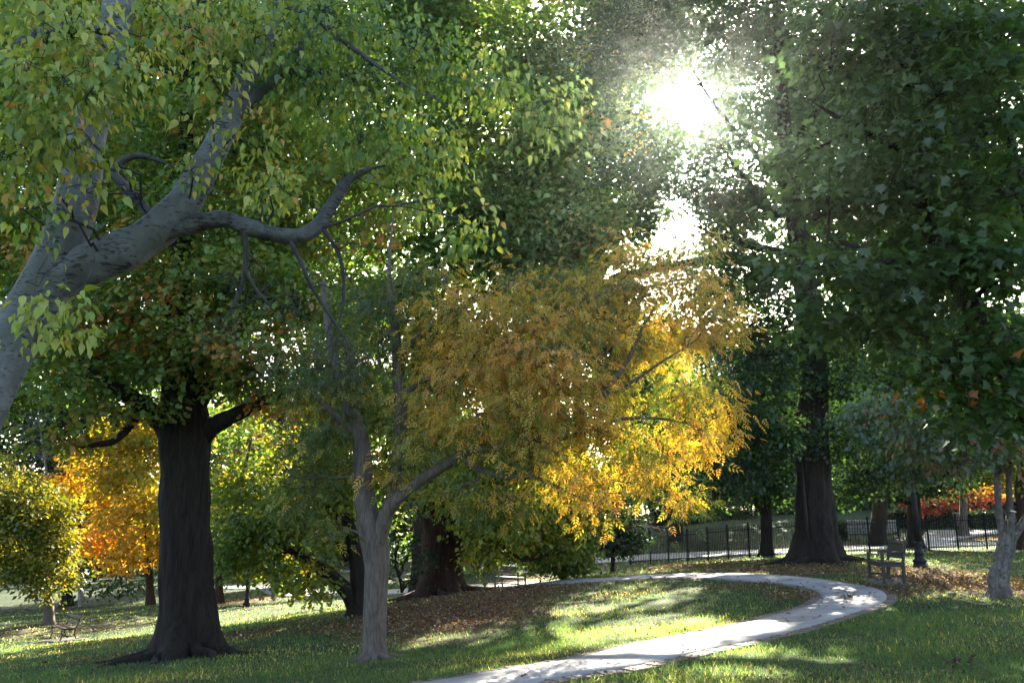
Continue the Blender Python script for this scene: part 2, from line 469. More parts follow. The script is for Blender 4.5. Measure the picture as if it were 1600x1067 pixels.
# ------------------------------------------------------------------ path geometry (edges found on the terrain)
EA = [(560,1085),(700,1064),(792,1048.5),(884,1034),(976,1013),(1095,990),(1160,976),(1225,959),(1262,949),(1281,938),(1281,930),
      (1268,922),(1225,913.5),(1160,908.5),(1095,904),(1030,903.5),(985,906.5),(920,910.5),(860,914),(780,919),(700,924),(640,927),(560,932),(500,932),(445,933),(415,927),(395,921),(320,920)]
EB = [(720,1105),(859,1066),(921,1056),(976,1048),(1037,1034),(1098,1020),(1160,1007),(1225,992),(1277,978),(1339,958.5),(1381,943),
      (1386,931),(1368,921),(1322,912.5),(1257,903.5),(1180,898),(1108,896.5),(1020,899),(923,904.5),(840,908.5),(740,913.5),(640,919),(560,925),(500,923),(450,917),(420,915.5),(330,915)]
while len(EB) < len(EA): EB.insert(0, (640, 1130))
A3 = np.array([G(*p) for p in EA]); B3 = np.array([G(*p) for p in EB])
def dense(p, k=8):
    q, _ = smooth_path(p, np.zeros(len(p)), k); return q
PA, PB = dense(A3), dense(B3)
_w = np.linalg.norm((PB-PA)[:, :2], axis=1, keepdims=True); _k = np.minimum(.03/_w, .25); PA, PB = PA + (PB-PA)*_k, PB + (PA-PB)*_k
PC = (PA + PB) / 2
PHW = np.linalg.norm((PA - PB)[:, :2], axis=1) / 2
RING = np.concatenate([PA[:, :2], PB[::-1, :2]])
def path_gap(x, y):
    """signed distance outside the path (negative on it)"""
    o = np.empty(len(x)); q = np.stack([x, y], 1)
    r1 = np.roll(RING, -1, 0)
    for i in range(0, len(q), 10000):
        b = q[i:i+10000]
        d = np.sqrt(((b[:, None] - RING[None]) ** 2).sum(-1).min(1))
        cr = (RING[None, :, 1] > b[:, 1:]) != (r1[None, :, 1] > b[:, 1:])
        xi = RING[None, :, 0] + (b[:, 1:] - RING[None, :, 1])*(r1[None, :, 0] - RING[None, :, 0])/(r1[None, :, 1] - RING[None, :, 1] + 1e-12)
        ins = ((cr & (b[:, :1] < xi)).sum(1) % 2) == 1
        o[i:i+10000] = np.where(ins, -d, d)
    return o

# leaf-litter patches: photo centre, half sizes -> ellipses on the terrain
def ell(px, py, rx, ry, wgt=1.0):
    c = G(px, py); d = c[1]
    a = rx / F * d
    b = max(abs(G(px, py - ry)[1] - d), abs(G(px, py + ry)[1] - d)) if ry < 40 else 3
    return (c[0], c[1], a, min(b, 9.0), wgt)
LITTER = [ell(*e) for e in [(690,952,120,16,.9),(570,975,110,6,.7),(720,940,130,14,1),(800,925,120,7,1),(760,913,120,4,.9),(1490,905,100,22,.8),(1540,915,70,20,.9),
          (1240,930,40,10,.6),(1200,890,130,6,.7),(1080,884,90,6,.55),(1290,893,80,5,.6),(380,938,60,6,.7),(90,985,130,10,.35),(180,972,150,6,.35),
          (420,985,70,7,.4),(1400,925,40,10,.8),(1520,840,40,5,.8),(1350,850,60,4,.6),(1180,915,90,5,.4)]]
def litter(x, y):
    o = np.zeros(len(x))
    for cx, cy_, a, b, wg in LITTER:
        r = np.sqrt(((x-cx)/a)**2 + ((y-cy_)/b)**2)
        o = np.maximum(o, wg*np.clip((1.25 - r)/0.6, 0, 1))
    return o

# ------------------------------------------------------------------ ground
gx = np.concatenate([[-400,-250,-180,-110,-80], np.arange(-60, 55.01, 0.5), [80,110,180,280,400]])
gy = np.concatenate([[-100,-70,-40,-20,-10], np.arange(-4, 95.01, 0.5), [110,140,200,300,400]])
X, Y = np.meshgrid(gx, gy)
Z = height_exact(X, Y) + 0.02*np.sin(X*1.7+0.6*Y)*np.sin(Y*1.3-0.4*X)*(np.abs(X) < 50)
ny, nx = X.shape
ii = (np.arange(ny-1)[:, None]*nx + np.arange(nx-1)[None]).ravel()
gme = tri_mesh('ground', np.stack([X.ravel(), Y.ravel(), Z.ravel()], 1), np.stack([ii, ii+1, ii+nx+1, ii+nx], 1), smooth=True)
la = gme.attributes.new('litter', 'FLOAT', 'POINT')
la.data.foreach_set('value', litter(X.ravel(), Y.ravel()).astype(np.float32))
tag(link('ground', gme, M['ground']), kind='structure')

def strip(name, L, R, mat, lift, thick=0.06, kind='structure', parent=None):
    n = len(L)
    def z(p): return np.stack([p[:, 0], p[:, 1], height_exact(p[:, 0], p[:, 1]) + lift], 1)
    cols = 5
    rows = [z(L*(1-t) + R*t) for t in np.linspace(0, 1, cols)]
    top = np.stack(rows, 1)
    mb = MB()
    V = [tuple(p) for p in top.reshape(-1, 3)]
    Fs = []
    for i in range(n-1):
        for k in range(cols-1):
            Fs.append((i*cols+k, (i+1)*cols+k, (i+1)*cols+k+1, i*cols+k+1))
    b = len(V)
    for side in (0, cols-1):
        for i in range(n):
            p = top[i, side]; V.append((p[0], p[1], p[2]-thick))
    for i in range(n-1):
        Fs.append((i*cols, b+i, b+i+1, (i+1)*cols))
        Fs.append((i*cols+cols-1, (i+1)*cols+cols-1, b+n+i+1, b+n+i))
    mb.poly(V, Fs, True)
    o = mb.build(name, mat, parent)
    if kind: o['kind'] = kind
    return o
path_ob = strip('path', PA, PB, M['concrete'], 0.035)

def brick_row(E, side, n1):
    """soldier course of edging bricks just outside one path edge"""
    mb = MB()
    pts = E[:n1]
    seg = np.linalg.norm(np.diff(pts[:, :2], axis=0), axis=1); s = np.concatenate([[0], np.cumsum(seg)])
    fx = lambda t: np.array([np.interp(t, s, pts[:, 0]), np.interp(t, s, pts[:, 1])])
    t = 0.05
    while t < s[-1]:
        g = fx(min(t+.15, s[-1])) - fx(max(t-.15, 0)); g /= np.linalg.norm(g)+1e-9
        d = np.array([-g[1], g[0]])*side
        p = fx(t) + d*0.10
        ang = math.atan2(d[1], d[0]) + random.uniform(-.03, .03)
        mb.box((p[0], p[1], float(height_exact(p[0], p[1])) - 0.012 + random.uniform(-.006, .006)), (0.19, 0.098, 0.07), Matrix.Rotation(ang, 3, 'Z'))
        t += 0.105
    return mb
for E, side in ((PA, 1), (PB, -1)):
    o = brick_row(E, side, 150).build('edging_bricks', M['brick'], path_ob)
    o['kind'] = 'stuff'

# road and driveway beyond the fence
RA = dense(np.array([G(*p) for p in [(930,880),(1000,875.5),(1100,871),(1200,867),(1300,861.5),(1400,857),(1500,853),(1640,849)]]), 5)
RB = dense(np.array([G(*p) for p in [(930,872),(1000,867),(1100,862),(1200,858.5),(1300,854.5),(1400,850),(1500,848),(1640,844.5)]]), 5)
strip('road', RA, RB, M['road'], 0.03)
DA = dense(np.array([G(*p) for p in [(1385,853.5),(1420,846),(1440,838),(1450,829)]]), 6)
DB = dense(np.array([G(*p) for p in [(1475,850.5),(1500,842),(1545,834),(1590,828)]]), 6)
strip('driveway', DA, DB, M['road'], 0.05)

# ------------------------------------------------------------------ leaves and trees
def T_(v, f): return np.array(v, float), np.array(f, int)
LEAF = {
 'diamond': T_([(0,0,0),(.34,.45,.10),(0,1,-.05),(-.34,.45,.10)], [(0,1,2),(0,2,3)]),
 'ovate': T_([(0,0,0),(.30,.28,.07),(.26,.62,.05),(0,1,-.10),(-.26,.62,.05),(-.30,.28,.07),(0,.45,-.02)], [(0,1,6),(1,2,6),(2,3,6),(3,4,6),(4,5,6),(5,0,6)]),
 'lime': T_([(0,0,.02),(.26,.16,.08),(.27,.45,.06),(0,1.05,-.24),(-.27,.45,.06),(-.26,.16,.08),(0,.4,-.01)], [(0,1,6),(1,2,6),(2,3,6),(3,4,6),(4,5,6),(5,0,6)]),
}
def _maple():
    out_ = [(0,0),(.34,.02),(.27,.20),(.58,.42),(.34,.46),(.26,.60),(.17,.62),(0,1.0),(-.17,.62),(-.26,.60),(-.34,.46),(-.58,.42),(-.27,.20),(-.34,.02)]
    v = [(x, y, .12*abs(x) - .10*y*y) for x, y in out_] + [(0, .38, 0)]
    n = len(out_)
    return T_(v, [(i, (i+1) % n, n) for i in range(n)])
LEAF['maple'] = _maple()
def _oakleaf():
    v = [(0,0,0),(.30,.30,.06),(.16,.46,.0),(.30,.68,.03),(0,1,-.1),(-.30,.68,.03),(-.16,.46,.0),(-.30,.30,.06)]
    return T_(v, [(0,1,2),(0,2,6),(0,6,7),(2,4,6)] if False else [(0,1,7),(1,6,7),(1,3,5),(3,4,5)])
LEAF['oak'] = _oakleaf()
def _pinnate(k=3):
    v, f = [], []
    def lf(bx, by, dx, dy, L, zz):
        b = len(v); nx_, ny_ = -dy, dx; wd = 0.17*L
        v.extend([(bx,by,zz),(bx+dx*L*.5+nx_*wd,by+dy*L*.5+ny_*wd,zz+.03),(bx+dx*L,by+dy*L,zz-.06),(bx+dx*L*.5-nx_*wd,by+dy*L*.5-ny_*wd,zz+.03)])
        f.extend([(b,b+1,b+2),(b,b+2,b+3)])
    for i in range(k):
        y = .15 + .7*i/k; z_ = -.12*y*y; L = .42 - .04*i
        a = math.radians(34 + 6*i)
        lf(0, y, math.cos(a), math.sin(a), L, z_); lf(0, y, -math.cos(a), math.sin(a), L, z_)
    lf(0, .8, 0, 1, .36, -.1)
    return T_(v, f)
LEAF['pinnate'] = _pinnate()

def leaf_area(kind):
    v, f = LEAF[kind]
    a = v[f[:, 1]] - v[f[:, 0]]; b = v[f[:, 2]] - v[f[:, 0]]
    return 0.5*np.linalg.norm(np.cross(a, b), axis=1).sum()

def frames(outward, droop, roll):
    """rotation matrices: y axis along the leaf, z its upper face"""
    n = len(outward)
    h = outward.copy(); h[:, 2] *= 0.4
    h /= np.linalg.norm(h, axis=1, keepdims=True) + 1e-9
    y = h + np.stack([np.zeros(n), np.zeros(n), -np.tan(droop)], 1)
    y /= np.linalg.norm(y, axis=1, keepdims=True)
    up = np.tile([0, 0, 1.0], (n, 1)) + rng.normal(0, .25, (n, 3))
    x = np.cross(y, up); x /= np.linalg.norm(x, axis=1, keepdims=True) + 1e-9
    z = np.cross(x, y)
    c, s = np.cos(roll)[:, None], np.sin(roll)[:, None]
    x2 = x*c + z*s; z2 = z*c - x*s
    return np.stack([x2, y, z2], -1)      # columns

def instance(kind, pos, R, size):
    v, f = LEAF[kind]
    V = pos[:, None, :] + np.einsum('nij,kj->nki', R, v)*size[:, None, None]
    n, k = len(pos), len(v)
    Fc = (np.arange(n)[:, None, None]*k + f[None]).reshape(-1, 3)
    return V.reshape(-1, 3), Fc, len(f)

# -- gaps the low sun shines through: onto patches of the lawn and path, and onto some crowns
LIT = [ell(*e) for e in [(430,958,160,18,1.35),(250,975,150,16,1.35),(120,992,140,14,1.35),(10,1012,110,14,1.35),(40,1056,90,9,.9),(240,1043,60,5,.8),(560,948,60,8,.9),
       (1030,935,62,11,1),(960,948,60,7,.9),(1090,925,50,5,.8),(1060,972,70,10,1),(960,985,90,14,1),(900,1000,50,8,1),(690,1000,60,9,.9),(720,980,60,7,.9),(640,1010,40,6,.8),
       (1050,1008,110,20,1),(960,1035,70,16,1),(1160,985,80,13,1),(1210,977,40,7,.9),(1290,962,25,5,.9),(1205,905,30,2.5,1),(1150,899,60,2.5,1),(1330,921,25,4,.9),
       (1250,1025,90,18,.9),(1170,1050,70,14,.8),(1585,1040,35,14,.9),(400,935,80,6,1),(620,944,50,4,.8),(1130,866,120,3,.8),(1350,857,40,2,.9),(1340,846,40,3,.8),
       (1540,900,30,5,.7),(300,960,300,8,1),(100,955,120,7,.8)]]
GLOW = []   # (point, radius, probability) filled below: crown parts that stand in the sun
for px, py, d, r, pr in [(190,800,57,4.2,.97),(215,700,57,3.2,.97),(200,740,57,3.5,.97),(150,770,57,3,.95),(20,830,37,3.0,.97),(70,880,37,2.2,.97),(60,780,37,2.6,.97),
                         (1000,740,13.5,1.1,.95),(1060,800,13.5,.7,.97),(920,765,13.5,.8,.95),(1010,650,14,.9,.92),(1060,640,14,.8,.92),(1030,520,14.5,.7,.9),(970,790,13.5,.6,.95),
                         (880,740,13.5,.5,.8),(400,690,48,2.4,.8),(370,760,48,2.0,.8),(480,910,23,.8,.9),(800,830,31,1.8,.85),(760,800,31,1.2,.8),(1540,770,56,2.4,.85),(1520,740,56,2,.8)]:
    GLOW.append((P(px, py, d), r, pr))

def sun_carve(p, lawn=True):
    """True for leaves that go because the sun shines through there"""
    n = len(p)
    kill = np.zeros(n, bool)
    u = rng.random(n)
    hgt = p[:, 2] - height(p[:, 0], p[:, 1])
    t = np.maximum(hgt, 0)/SUN[2]
    for _ in range(4):
        q = p - t[:, None]*SUN
        t = t + (q[:, 2] - height(q[:, 0], q[:, 1]))/SUN[2]
    q = p - t[:, None]*SUN
    jx = 0.12*np.sin(q[:, 1]*5.1+q[:, 0]*2.3) + 0.1*np.sin(q[:, 0]*7.7) ; jy = 0.12*np.sin(q[:, 0]*4.3-q[:, 1]*1.9)
    ok = t > 0.3
    # the canopy is holed, not missing: finger-wide to head-wide gaps along the sun's rays
    hx, hy = q[:, 0], q[:, 1]*.55
    hole = .5*np.sin(5.3*hx + 2.1*np.sin(3.1*hy + .7*hx)) + .5*np.sin(6.1*hy + 1.7*np.sin(4.3*hx - .9*hy)) + .35*np.sin(11.7*hx - 7.9*hy)
    for cx, cy_, a, b, wg in (LIT if lawn else []):
        r = ((q[:, 0]-cx)/a + jx)**2 + ((q[:, 1]-cy_)/b + jy)**2
        kill |= ok & (r < 1) & (hole < 0.22 + 1.3*(wg - .55) - .4*r) & (u < .99)
    for c, rad, pr in GLOW:
        dlt = p - c
        s = dlt @ SUN
        perp = np.linalg.norm(dlt - s[:, None]*SUN, axis=1)
        kill |= (s > rad*1.5) & (perp < rad) & (u < pr)
    dlt = p - np.array([0, 0, EYE])
    s = dlt @ SUN
    perp = np.linalg.norm(dlt - s[:, None]*SUN, axis=1)
    kill |= (s > 2) & (perp < 0.024*s*(0.75 + 0.5*np.abs(np.sin(3*np.arctan2(dlt[:, 2]-s*SUN[2], dlt[:, 0]-s*SUN[0]))))) & (u < 0.995)
    return kill

N_TRIS = 0
class Tree:
    def __init__(s, name, base, label, cat='tree', group=None, bark='brown_bark'):
        s.base = np.array(base, float); s.bark = M[bark]
        s.root = empty(name, s.base, label, cat, group)
        s.nodes = []; s.nr = []
        s.fine = False; s.twig_bark = None; s.tw_v = []; s.tw_f = []; s.tw_n = 0
        s.fol = []
    def _nodes(s, pts, rad):
        s.nodes += list(pts); s.nr += list(rad)
    def trunk(s, pts, rad, sides=24, flare=0.55, fh=0.5, lobes=5, name='trunk', label=None, step=8, rough=0.05, hnode=0.5, bark=None, ridge=0.0):
        q, r = smooth_path(pts, rad, step)
        z0 = s.base[2]
        ph = rng.random(8)*6.28
        def rf(i, a):
            h = max(q[i][2]-z0, 0)
            fl = flare*math.exp(-h/fh)
            return (1 + fl*(1 + .55*np.cos(lobes*a+ph[0]) + .35*np.cos((lobes+2)*a+ph[1])) + .05*np.cos(3*a+ph[2]+h*.4)
                    + rough*np.cos(7*a+ph[3]+1.3*h) + rough*.7*np.cos(11*a+ph[4]-2.1*h) + .03*np.sin(5*h+ph[5]+2*a))
        V, Fc = tube_arrays(q, r, sides, (lambda i, a: rf(i, a) + ridge*np.abs(np.sin(sides*.09*a + .8*np.sin(2.3*q[i][2]+2*a) + ph[6]))*(1+.5*np.sin(7*q[i][2]+3*a)) + ridge*.8*np.sin(sides*.17*a + 1.3*np.sin(5*q[i][2]-3*a))*np.sin(3.1*q[i][2]+5*a) ) if ridge else rf)
        o = link(name, tri_mesh(name, V - s.base, Fc, smooth=True), M[bark] if bark else s.bark, s.root)
        if label: o['label'] = label
        k = int(len(q)*hnode)
        s._nodes(q[k:], r[k:])
        return o
    def limb(s, pts, rad, sides=12, step=6, wob=0.04, node=True, taper_tip=True, bark=None, sprays=0):
        q, r = smooth_path(pts, rad, step)
        ph = rng.random(4)*6.28
        def rf(i, a): return 1 + wob*np.cos(3*a+ph[0]+i*.5) + wob*np.cos(5*a+ph[1]-i*.3) + wob*.7*math.sin(i*1.1+ph[2])
        if taper_tip: r = r*np.clip((len(r)-1-np.arange(len(r)))/(0.3*len(r)) + .25, 0, 1)
        V, Fc = tube_arrays(q, r, sides, rf)
        o = link('branch', tri_mesh('branch', V - s.base, Fc, smooth=True), M[bark] if bark else s.bark, s.root)
        for _ in range(sprays):
            i = rng.integers(len(q)//4, len(q)); e = q[i] + rng.normal(0, 1, 3)*np.array([.22, .15, .12]) + np.array([0, 0, -.28])*rng.random()
            z = s.arc(q[i], e, max(r[i]*.45, .006), .003, 6, .1, .07, 4)
            for _ in range(3): s.arc(z[rng.integers(2, 6)], e + rng.normal(0, .16, 3) - np.array([0, 0, .1]), .004, .002, 5, .1, .08, 3)
        if node: s._nodes(q[2:], r[2:])
        return o
    def roots(s, r, angs, L, rr):
        for a in angs:
            pts = []; rad = []
            for k, f in enumerate((.5, .8, 1.15, 1.6, 2.1)):
                d = r*f + (L-r)*max(f-.5, 0)/1.6
                x = s.base[0] + math.cos(a + .12*math.sin(k*2+a*3))*d; y = s.base[1] + math.sin(a + .12*math.sin(k*2+a*3))*d
                pts.append((x, y, float(height(x, y)) + (.34, .16, .05, .0, -.05)[k]*rr/.2)); rad.append(rr*(1.15, .9, .65, .42, .2)[k])
            q, rd = smooth_path(pts, rad, 5)
            V, Fc = tube_arrays(q, rd, 10, lambda i, t: 1 + .12*np.sin(3*t + i*.4 + a) + .08*np.sin(5*t - i*.7))
            link('root', tri_mesh('root', V - s.base, Fc, smooth=True), s.bark, s.root)
    def twig(s, pts, rad, n=4):
        V, Fc = tube_arrays(np.asarray(pts), np.asarray(rad), n)
        s.tw_v.append(V); s.tw_f.append(Fc + s.tw_n); s.tw_n += len(V)
    def arc(s, a, b, r0, r1, k=5, sag=0.12, wob=0.06, n=4):
        a = np.asarray(a); b = np.asarray(b)
        L = np.linalg.norm(b-a)
        t = np.linspace(0, 1, k)[:, None]
        q = a + (b-a)*t + np.array([0, 0, 1.0])*sag*L*np.sin(np.pi*t)
        q[1:-1] += rng.normal(0, wob*L, (k-2, 3))
        s.twig(q, np.linspace(r0, r1, k), n)
        return q
    def lobe(s, c, rx, ry, rz, leaf='diamond', size=0.12, lai=3.0, m=50, spread=0.45, tint=0.5, tvar=0.25, droop=0.5, dvar=0.35, shell=0.5, bare=False, sag=0.12, connect=True, flat=0.55, carve=True):
        c = np.asarray(c, float)
        area = math.pi*rx*rz
        N = int(lai*area/(leaf_area(leaf)*size*size*0.6))
        nc = max(3, int(N/m))
        d = rng.normal(0, 1, (nc, 3)); d /= np.linalg.norm(d, axis=1, keepdims=True)
        rr = rng.random(nc)**shell
        cc = c + d*rr[:, None]*np.array([rx, ry, rz])
        cc[:, 2] = np.maximum(cc[:, 2], height(cc[:, 0], cc[:, 1]) + 0.35)
        # branches
        if connect and s.nodes:
            nd = np.array(s.nodes); nr = np.array(s.nr)
            dist = np.linalg.norm(nd - c, axis=1) + 1.2*np.maximum(nd[:, 2]-c[2], 0)
            j = int(np.argmin(dist)); L = np.linalg.norm(nd[j]-c)
            r0 = max(min(nr[j]*.7, 0.016*L + 0.02), 0.012) if not s.fine else max(min(nr[j]*.45, 0.008*L + 0.005), 0.004)
            main = s.arc(nd[j], c, r0, max(r0*.3, .003), 7, sag, 0.06, 6)
            nh = max(3, int(nc**0.5))
            hubs = cc[rng.choice(nc, nh, replace=False)]*0.75 + c*0.25
            for h in hubs:
                k = rng.integers(3, 7)
                s.arc(main[k], h, r0*.4, max(r0*.16, .005), 5, sag*.6, .05, 4)
            for q in cc[rng.random(nc) < (1.0 if bare else 0.7 if c[1] < 16 else .4 if c[1] < 35 else .2)]:
                k = np.argmin(np.linalg.norm(hubs - q, axis=1))
                s.arc(hubs[k], q, max(r0*.15, .006), .003, 4, .05, .07, 3)
        if bare: return
        idx = np.repeat(np.arange(nc), m)
        n = len(idx)
        off = rng.normal(0, 1, (n, 3))*np.array([1, 1, flat])*spread*0.55
        pos = cc[idx] + off
        pos[:, 2] = np.maximum(pos[:, 2], height(pos[:, 0], pos[:, 1]) + 0.06)
        ct = rng.normal(0, tvar, nc)
        t = np.clip(tint + ct[idx] + rng.normal(0, tvar*.45, n), 0, 1)
        outw = off + 0.25*(pos - c)/max(rx, .3) + rng.normal(0, .25, (n, 3))*spread
        s.fol.append((leaf, pos, outw, np.clip(rng.normal(droop, dvar, n), -.6, 1.35), rng.normal(0, .5, n), size*np.exp(np.clip(rng.normal(-.05, .3, n), -.8, .42)), t, carve))
    def finish(s, mat, n_single=0, single_box=None, cut=None):
        global N_TRIS
        if s.tw_v:
            V = np.concatenate(s.tw_v); Fc = np.concatenate(s.tw_f)
            o = link('twigs', tri_mesh('twigs', V - s.base, Fc, smooth=True), s.twig_bark or s.bark, s.root); o['kind'] = 'stuff'
            N_TRIS += 2*len(Fc)
        Vs, Fs, Ts = [], [], []; b = 0
        near = []
        for (leaf, pos, outw, dr, ro, sz, t, carve) in s.fol:
            keep = np.ones(len(pos), bool)
            if carve: keep &= ~sun_carve(pos, carve != 'glow')
            if cut is not None: keep &= ~cut(pos)
            pos, outw, dr, ro, sz, t = pos[keep], outw[keep], dr[keep], ro[keep], sz[keep], t[keep]
            if not len(pos): continue
            R = frames(outw, dr, ro)
            if n_single: near.append((leaf, pos, R, sz, t))
            else:
                v, f, k = instance(leaf, pos, R, sz)
                Vs.append(v); Fs.append(f+b); Ts.append(np.repeat(t, k)); b += len(v)
        if n_single and near:
            leaf = near[0][0]
            pos = np.concatenate([q[1] for q in near]); R = np.concatenate([q[2] for q in near])
            sz = np.concatenate([q[3] for q in near]); t = np.concatenate([q[4] for q in near])
            # the leaves that show largest in view become single leaves
            u = pos[:, 0]; cz = pos[:, 1]*math.cos(PITCH) + (pos[:, 2]-EYE)*math.sin(PITCH); vv = -pos[:, 1]*math.sin(PITCH) + (pos[:, 2]-EYE)*math.cos(PITCH)
            inside = (np.abs(u/cz) < .585) & (np.abs(vv/cz) < .39) & (cz > 1)
            score = np.where(inside, sz/np.maximum(cz, .5), 0)
            pick = np.argsort(-score)[:n_single]
            rest = np.ones(len(pos), bool); rest[pick] = False
            v, f, k = instance(leaf, pos[rest], R[rest], sz[rest])
            Vs.append(v); Fs.append(f); Ts.append(np.repeat(t[rest], k))
            lv, lf_ = LEAF[leaf]
            variants = [tri_mesh('leaf', lv, lf_, np.full(len(lf_), x)) for x in np.linspace(0, 1, 12)]
            for me in variants: me.materials.append(mat)
            for i in pick:
                o = bpy.data.objects.new('leaf', variants[int(round(float(t[i])*11))])
                COL.objects.link(o); o.parent = s.root
                m4 = Matrix(R[i].tolist()).to_4x4(); m4 = Matrix.Translation(Vector(pos[i]-s.base)) @ m4 @ Matrix.Diagonal((float(sz[i]),)*3 + (1,))
                o.matrix_local = m4
        if Vs:
            V = np.concatenate(Vs); Fc = np.concatenate(Fs); T = np.concatenate(Ts)
            o = link('foliage', tri_mesh('foliage', V - s.base, Fc, T), mat, s.root); o['kind'] = 'stuff'
            N_TRIS += len(Fc)

def PL(lst, d0=None):
    """[(px,py,d,r)] -> points, radii"""
    return [P(a, b, c) for a, b, c, r in lst], [r for a, b, c, r in lst]
def Lo(t, px, py, d, rpx, rpy, rd=None, **k):
    c = P(px, py, d); sx = rpx/F*d; sz = rpy/F*d
    t.lobe(c, sx, rd if rd else max(sx, sz)*.8, sz, **k)

exec_trees = True

def on_ground(px, py, d):
    p = P(px, py, d); p[2] = float(height(p[0], p[1])); return p
def make(name, px, py, d, label, bark, cat='tree', group=None):
    return Tree(name, on_ground(px, py, d), label, cat, group, bark)
def tr(t, lst, **k):
    pts, rad = PL(lst); pts[0] = t.base + np.array([0, 0, -0.12]); 
    return t.trunk(pts, rad, **k)
def lb(t, lst, **k):
    pts, rad = PL(lst); return t.limb(pts, rad, **k)

# ---- 1 near pale tree leaning in from the left
t = make('pale_bark_tree', -190, 1080, 8.0, 'pale grey smooth barked tree leaning in at the left edge, lime green leaves', 'pale_bark')
t.fine = True
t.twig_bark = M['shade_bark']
tr(t, [(-215,1090,8.0,.29),(-115,830,8.0,.25),(-10,590,8.0,.225),(55,475,8.0,.235),(92,395,8.0,.215),(120,310,8.0,.195),(138,205,8.1,.175),(165,100,8.2,.16),(185,10,8.3,.155),(200,-150,8.5,.13),(200,-300,8.8,.1)], sides=48, rough=.02, flare=.35, step=6, ridge=.012)
lb(t, [(70,460,8.0,.19),(100,432,8.0,.20),(150,408,8.0,.195),(211,383,8.0,.19),(281,323,8.05,.17),(330,246,8.1,.135),(366,169,8.2,.117),(394,105,8.3,.10),(415,63,8.35,.095),(440,0,8.5,.08),(455,-60,8.5,.07)], sides=24, wob=.05)
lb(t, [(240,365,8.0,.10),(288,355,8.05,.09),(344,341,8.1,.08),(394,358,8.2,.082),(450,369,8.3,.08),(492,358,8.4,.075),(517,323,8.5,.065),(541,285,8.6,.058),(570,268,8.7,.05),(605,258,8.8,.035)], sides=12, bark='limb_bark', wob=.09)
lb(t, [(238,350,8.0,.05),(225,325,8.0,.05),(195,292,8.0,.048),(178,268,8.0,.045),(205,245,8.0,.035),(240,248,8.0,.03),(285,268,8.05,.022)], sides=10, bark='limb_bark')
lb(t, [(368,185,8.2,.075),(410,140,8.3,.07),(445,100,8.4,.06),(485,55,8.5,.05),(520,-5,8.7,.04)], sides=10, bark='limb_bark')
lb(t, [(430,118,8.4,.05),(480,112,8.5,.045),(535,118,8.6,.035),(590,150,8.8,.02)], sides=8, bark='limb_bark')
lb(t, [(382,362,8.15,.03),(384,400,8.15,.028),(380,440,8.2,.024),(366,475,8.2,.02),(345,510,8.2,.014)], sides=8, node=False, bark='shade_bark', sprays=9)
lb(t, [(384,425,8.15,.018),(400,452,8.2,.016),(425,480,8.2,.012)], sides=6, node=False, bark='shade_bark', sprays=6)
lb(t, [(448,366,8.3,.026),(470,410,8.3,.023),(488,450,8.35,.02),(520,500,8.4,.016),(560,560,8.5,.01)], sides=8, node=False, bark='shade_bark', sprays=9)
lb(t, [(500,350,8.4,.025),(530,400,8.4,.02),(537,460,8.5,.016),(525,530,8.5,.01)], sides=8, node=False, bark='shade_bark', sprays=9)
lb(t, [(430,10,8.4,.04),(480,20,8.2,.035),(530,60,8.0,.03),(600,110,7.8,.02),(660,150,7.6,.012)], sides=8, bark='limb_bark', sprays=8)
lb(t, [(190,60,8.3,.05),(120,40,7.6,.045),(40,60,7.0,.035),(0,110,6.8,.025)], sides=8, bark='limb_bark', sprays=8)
for a in [(90,60,6.6,120,70,.8,1.7),(40,150,6.4,70,60,.7,2.0),(130,140,6.5,90,55,.6,2.0),(20,240,6.6,55,70,.6,1.8),(90,210,6.5,60,40,.5,1.6),(40,330,6.7,45,40,.4,.9),
          (210,110,6.8,60,50,.6,1.4),(280,30,7.4,80,45,.6,1.5),(330,100,7.2,50,35,.5,.9),(300,265,7.4,45,20,.4,.8),(345,190,7.4,40,30,.4,.8),(410,210,7.6,45,30,.4,1.0),(430,275,7.6,28,28,.3,1.3),
          (400,50,7.8,80,50,.6,1.5),(530,40,8.0,120,55,.8,1.7),(480,130,8.2,80,60,.6,1.4),(580,140,8.4,90,60,.7,1.5),(660,90,8.4,90,60,.7,1.4),(560,220,8.5,80,50,.6,1.2),(650,210,8.2,40,30,.4,1.4),
          (640,300,8.8,70,50,.5,1.0),(740,365,8.5,50,32,.3,1.5),(700,230,9,70,50,.6,1.0),(760,110,9,90,60,.7,1.2),(850,170,9.5,80,55,.7,1.0),(420,300,8.6,50,40,.4,.9),(150,250,7.0,30,40,.4,.9),
          (120,280,7.0,30,30,.3,1.2),(330,30,8.4,120,60,.8,1.3),(210,30,8.6,110,70,.8,1.3),(60,20,7.8,100,60,.8,1.6),(500,20,9,120,60,.8,1.3)]:
    Lo(t, *a[:6], leaf='lime', size=.082, lai=a[6]*.9, m=18, spread=.24, tint=.57 if a[0] < 480 else .32, tvar=.22, droop=.85, flat=.8, shell=.5)
for a in [(50,475,6.7,16,12,.1),(75,480,6.7,14,12,.1),(55,520,6.6,18,18,.1),(120,470,6.8,22,28,.12),(135,520,6.8,22,25,.12),(95,540,6.9,12,10,.1)]:
    Lo(t, *a, leaf='lime', size=.088, lai=.9, m=9, spread=.14, tint=.66, tvar=.1, droop=.9, flat=.8, connect=False)
    t.arc(P(a[0]+25, a[1]-75, 7.6), P(a[0], a[1], a[2]), .007, .003, 7, -.05, .06, 4)
t.finish(LM['lime'], n_single=300)

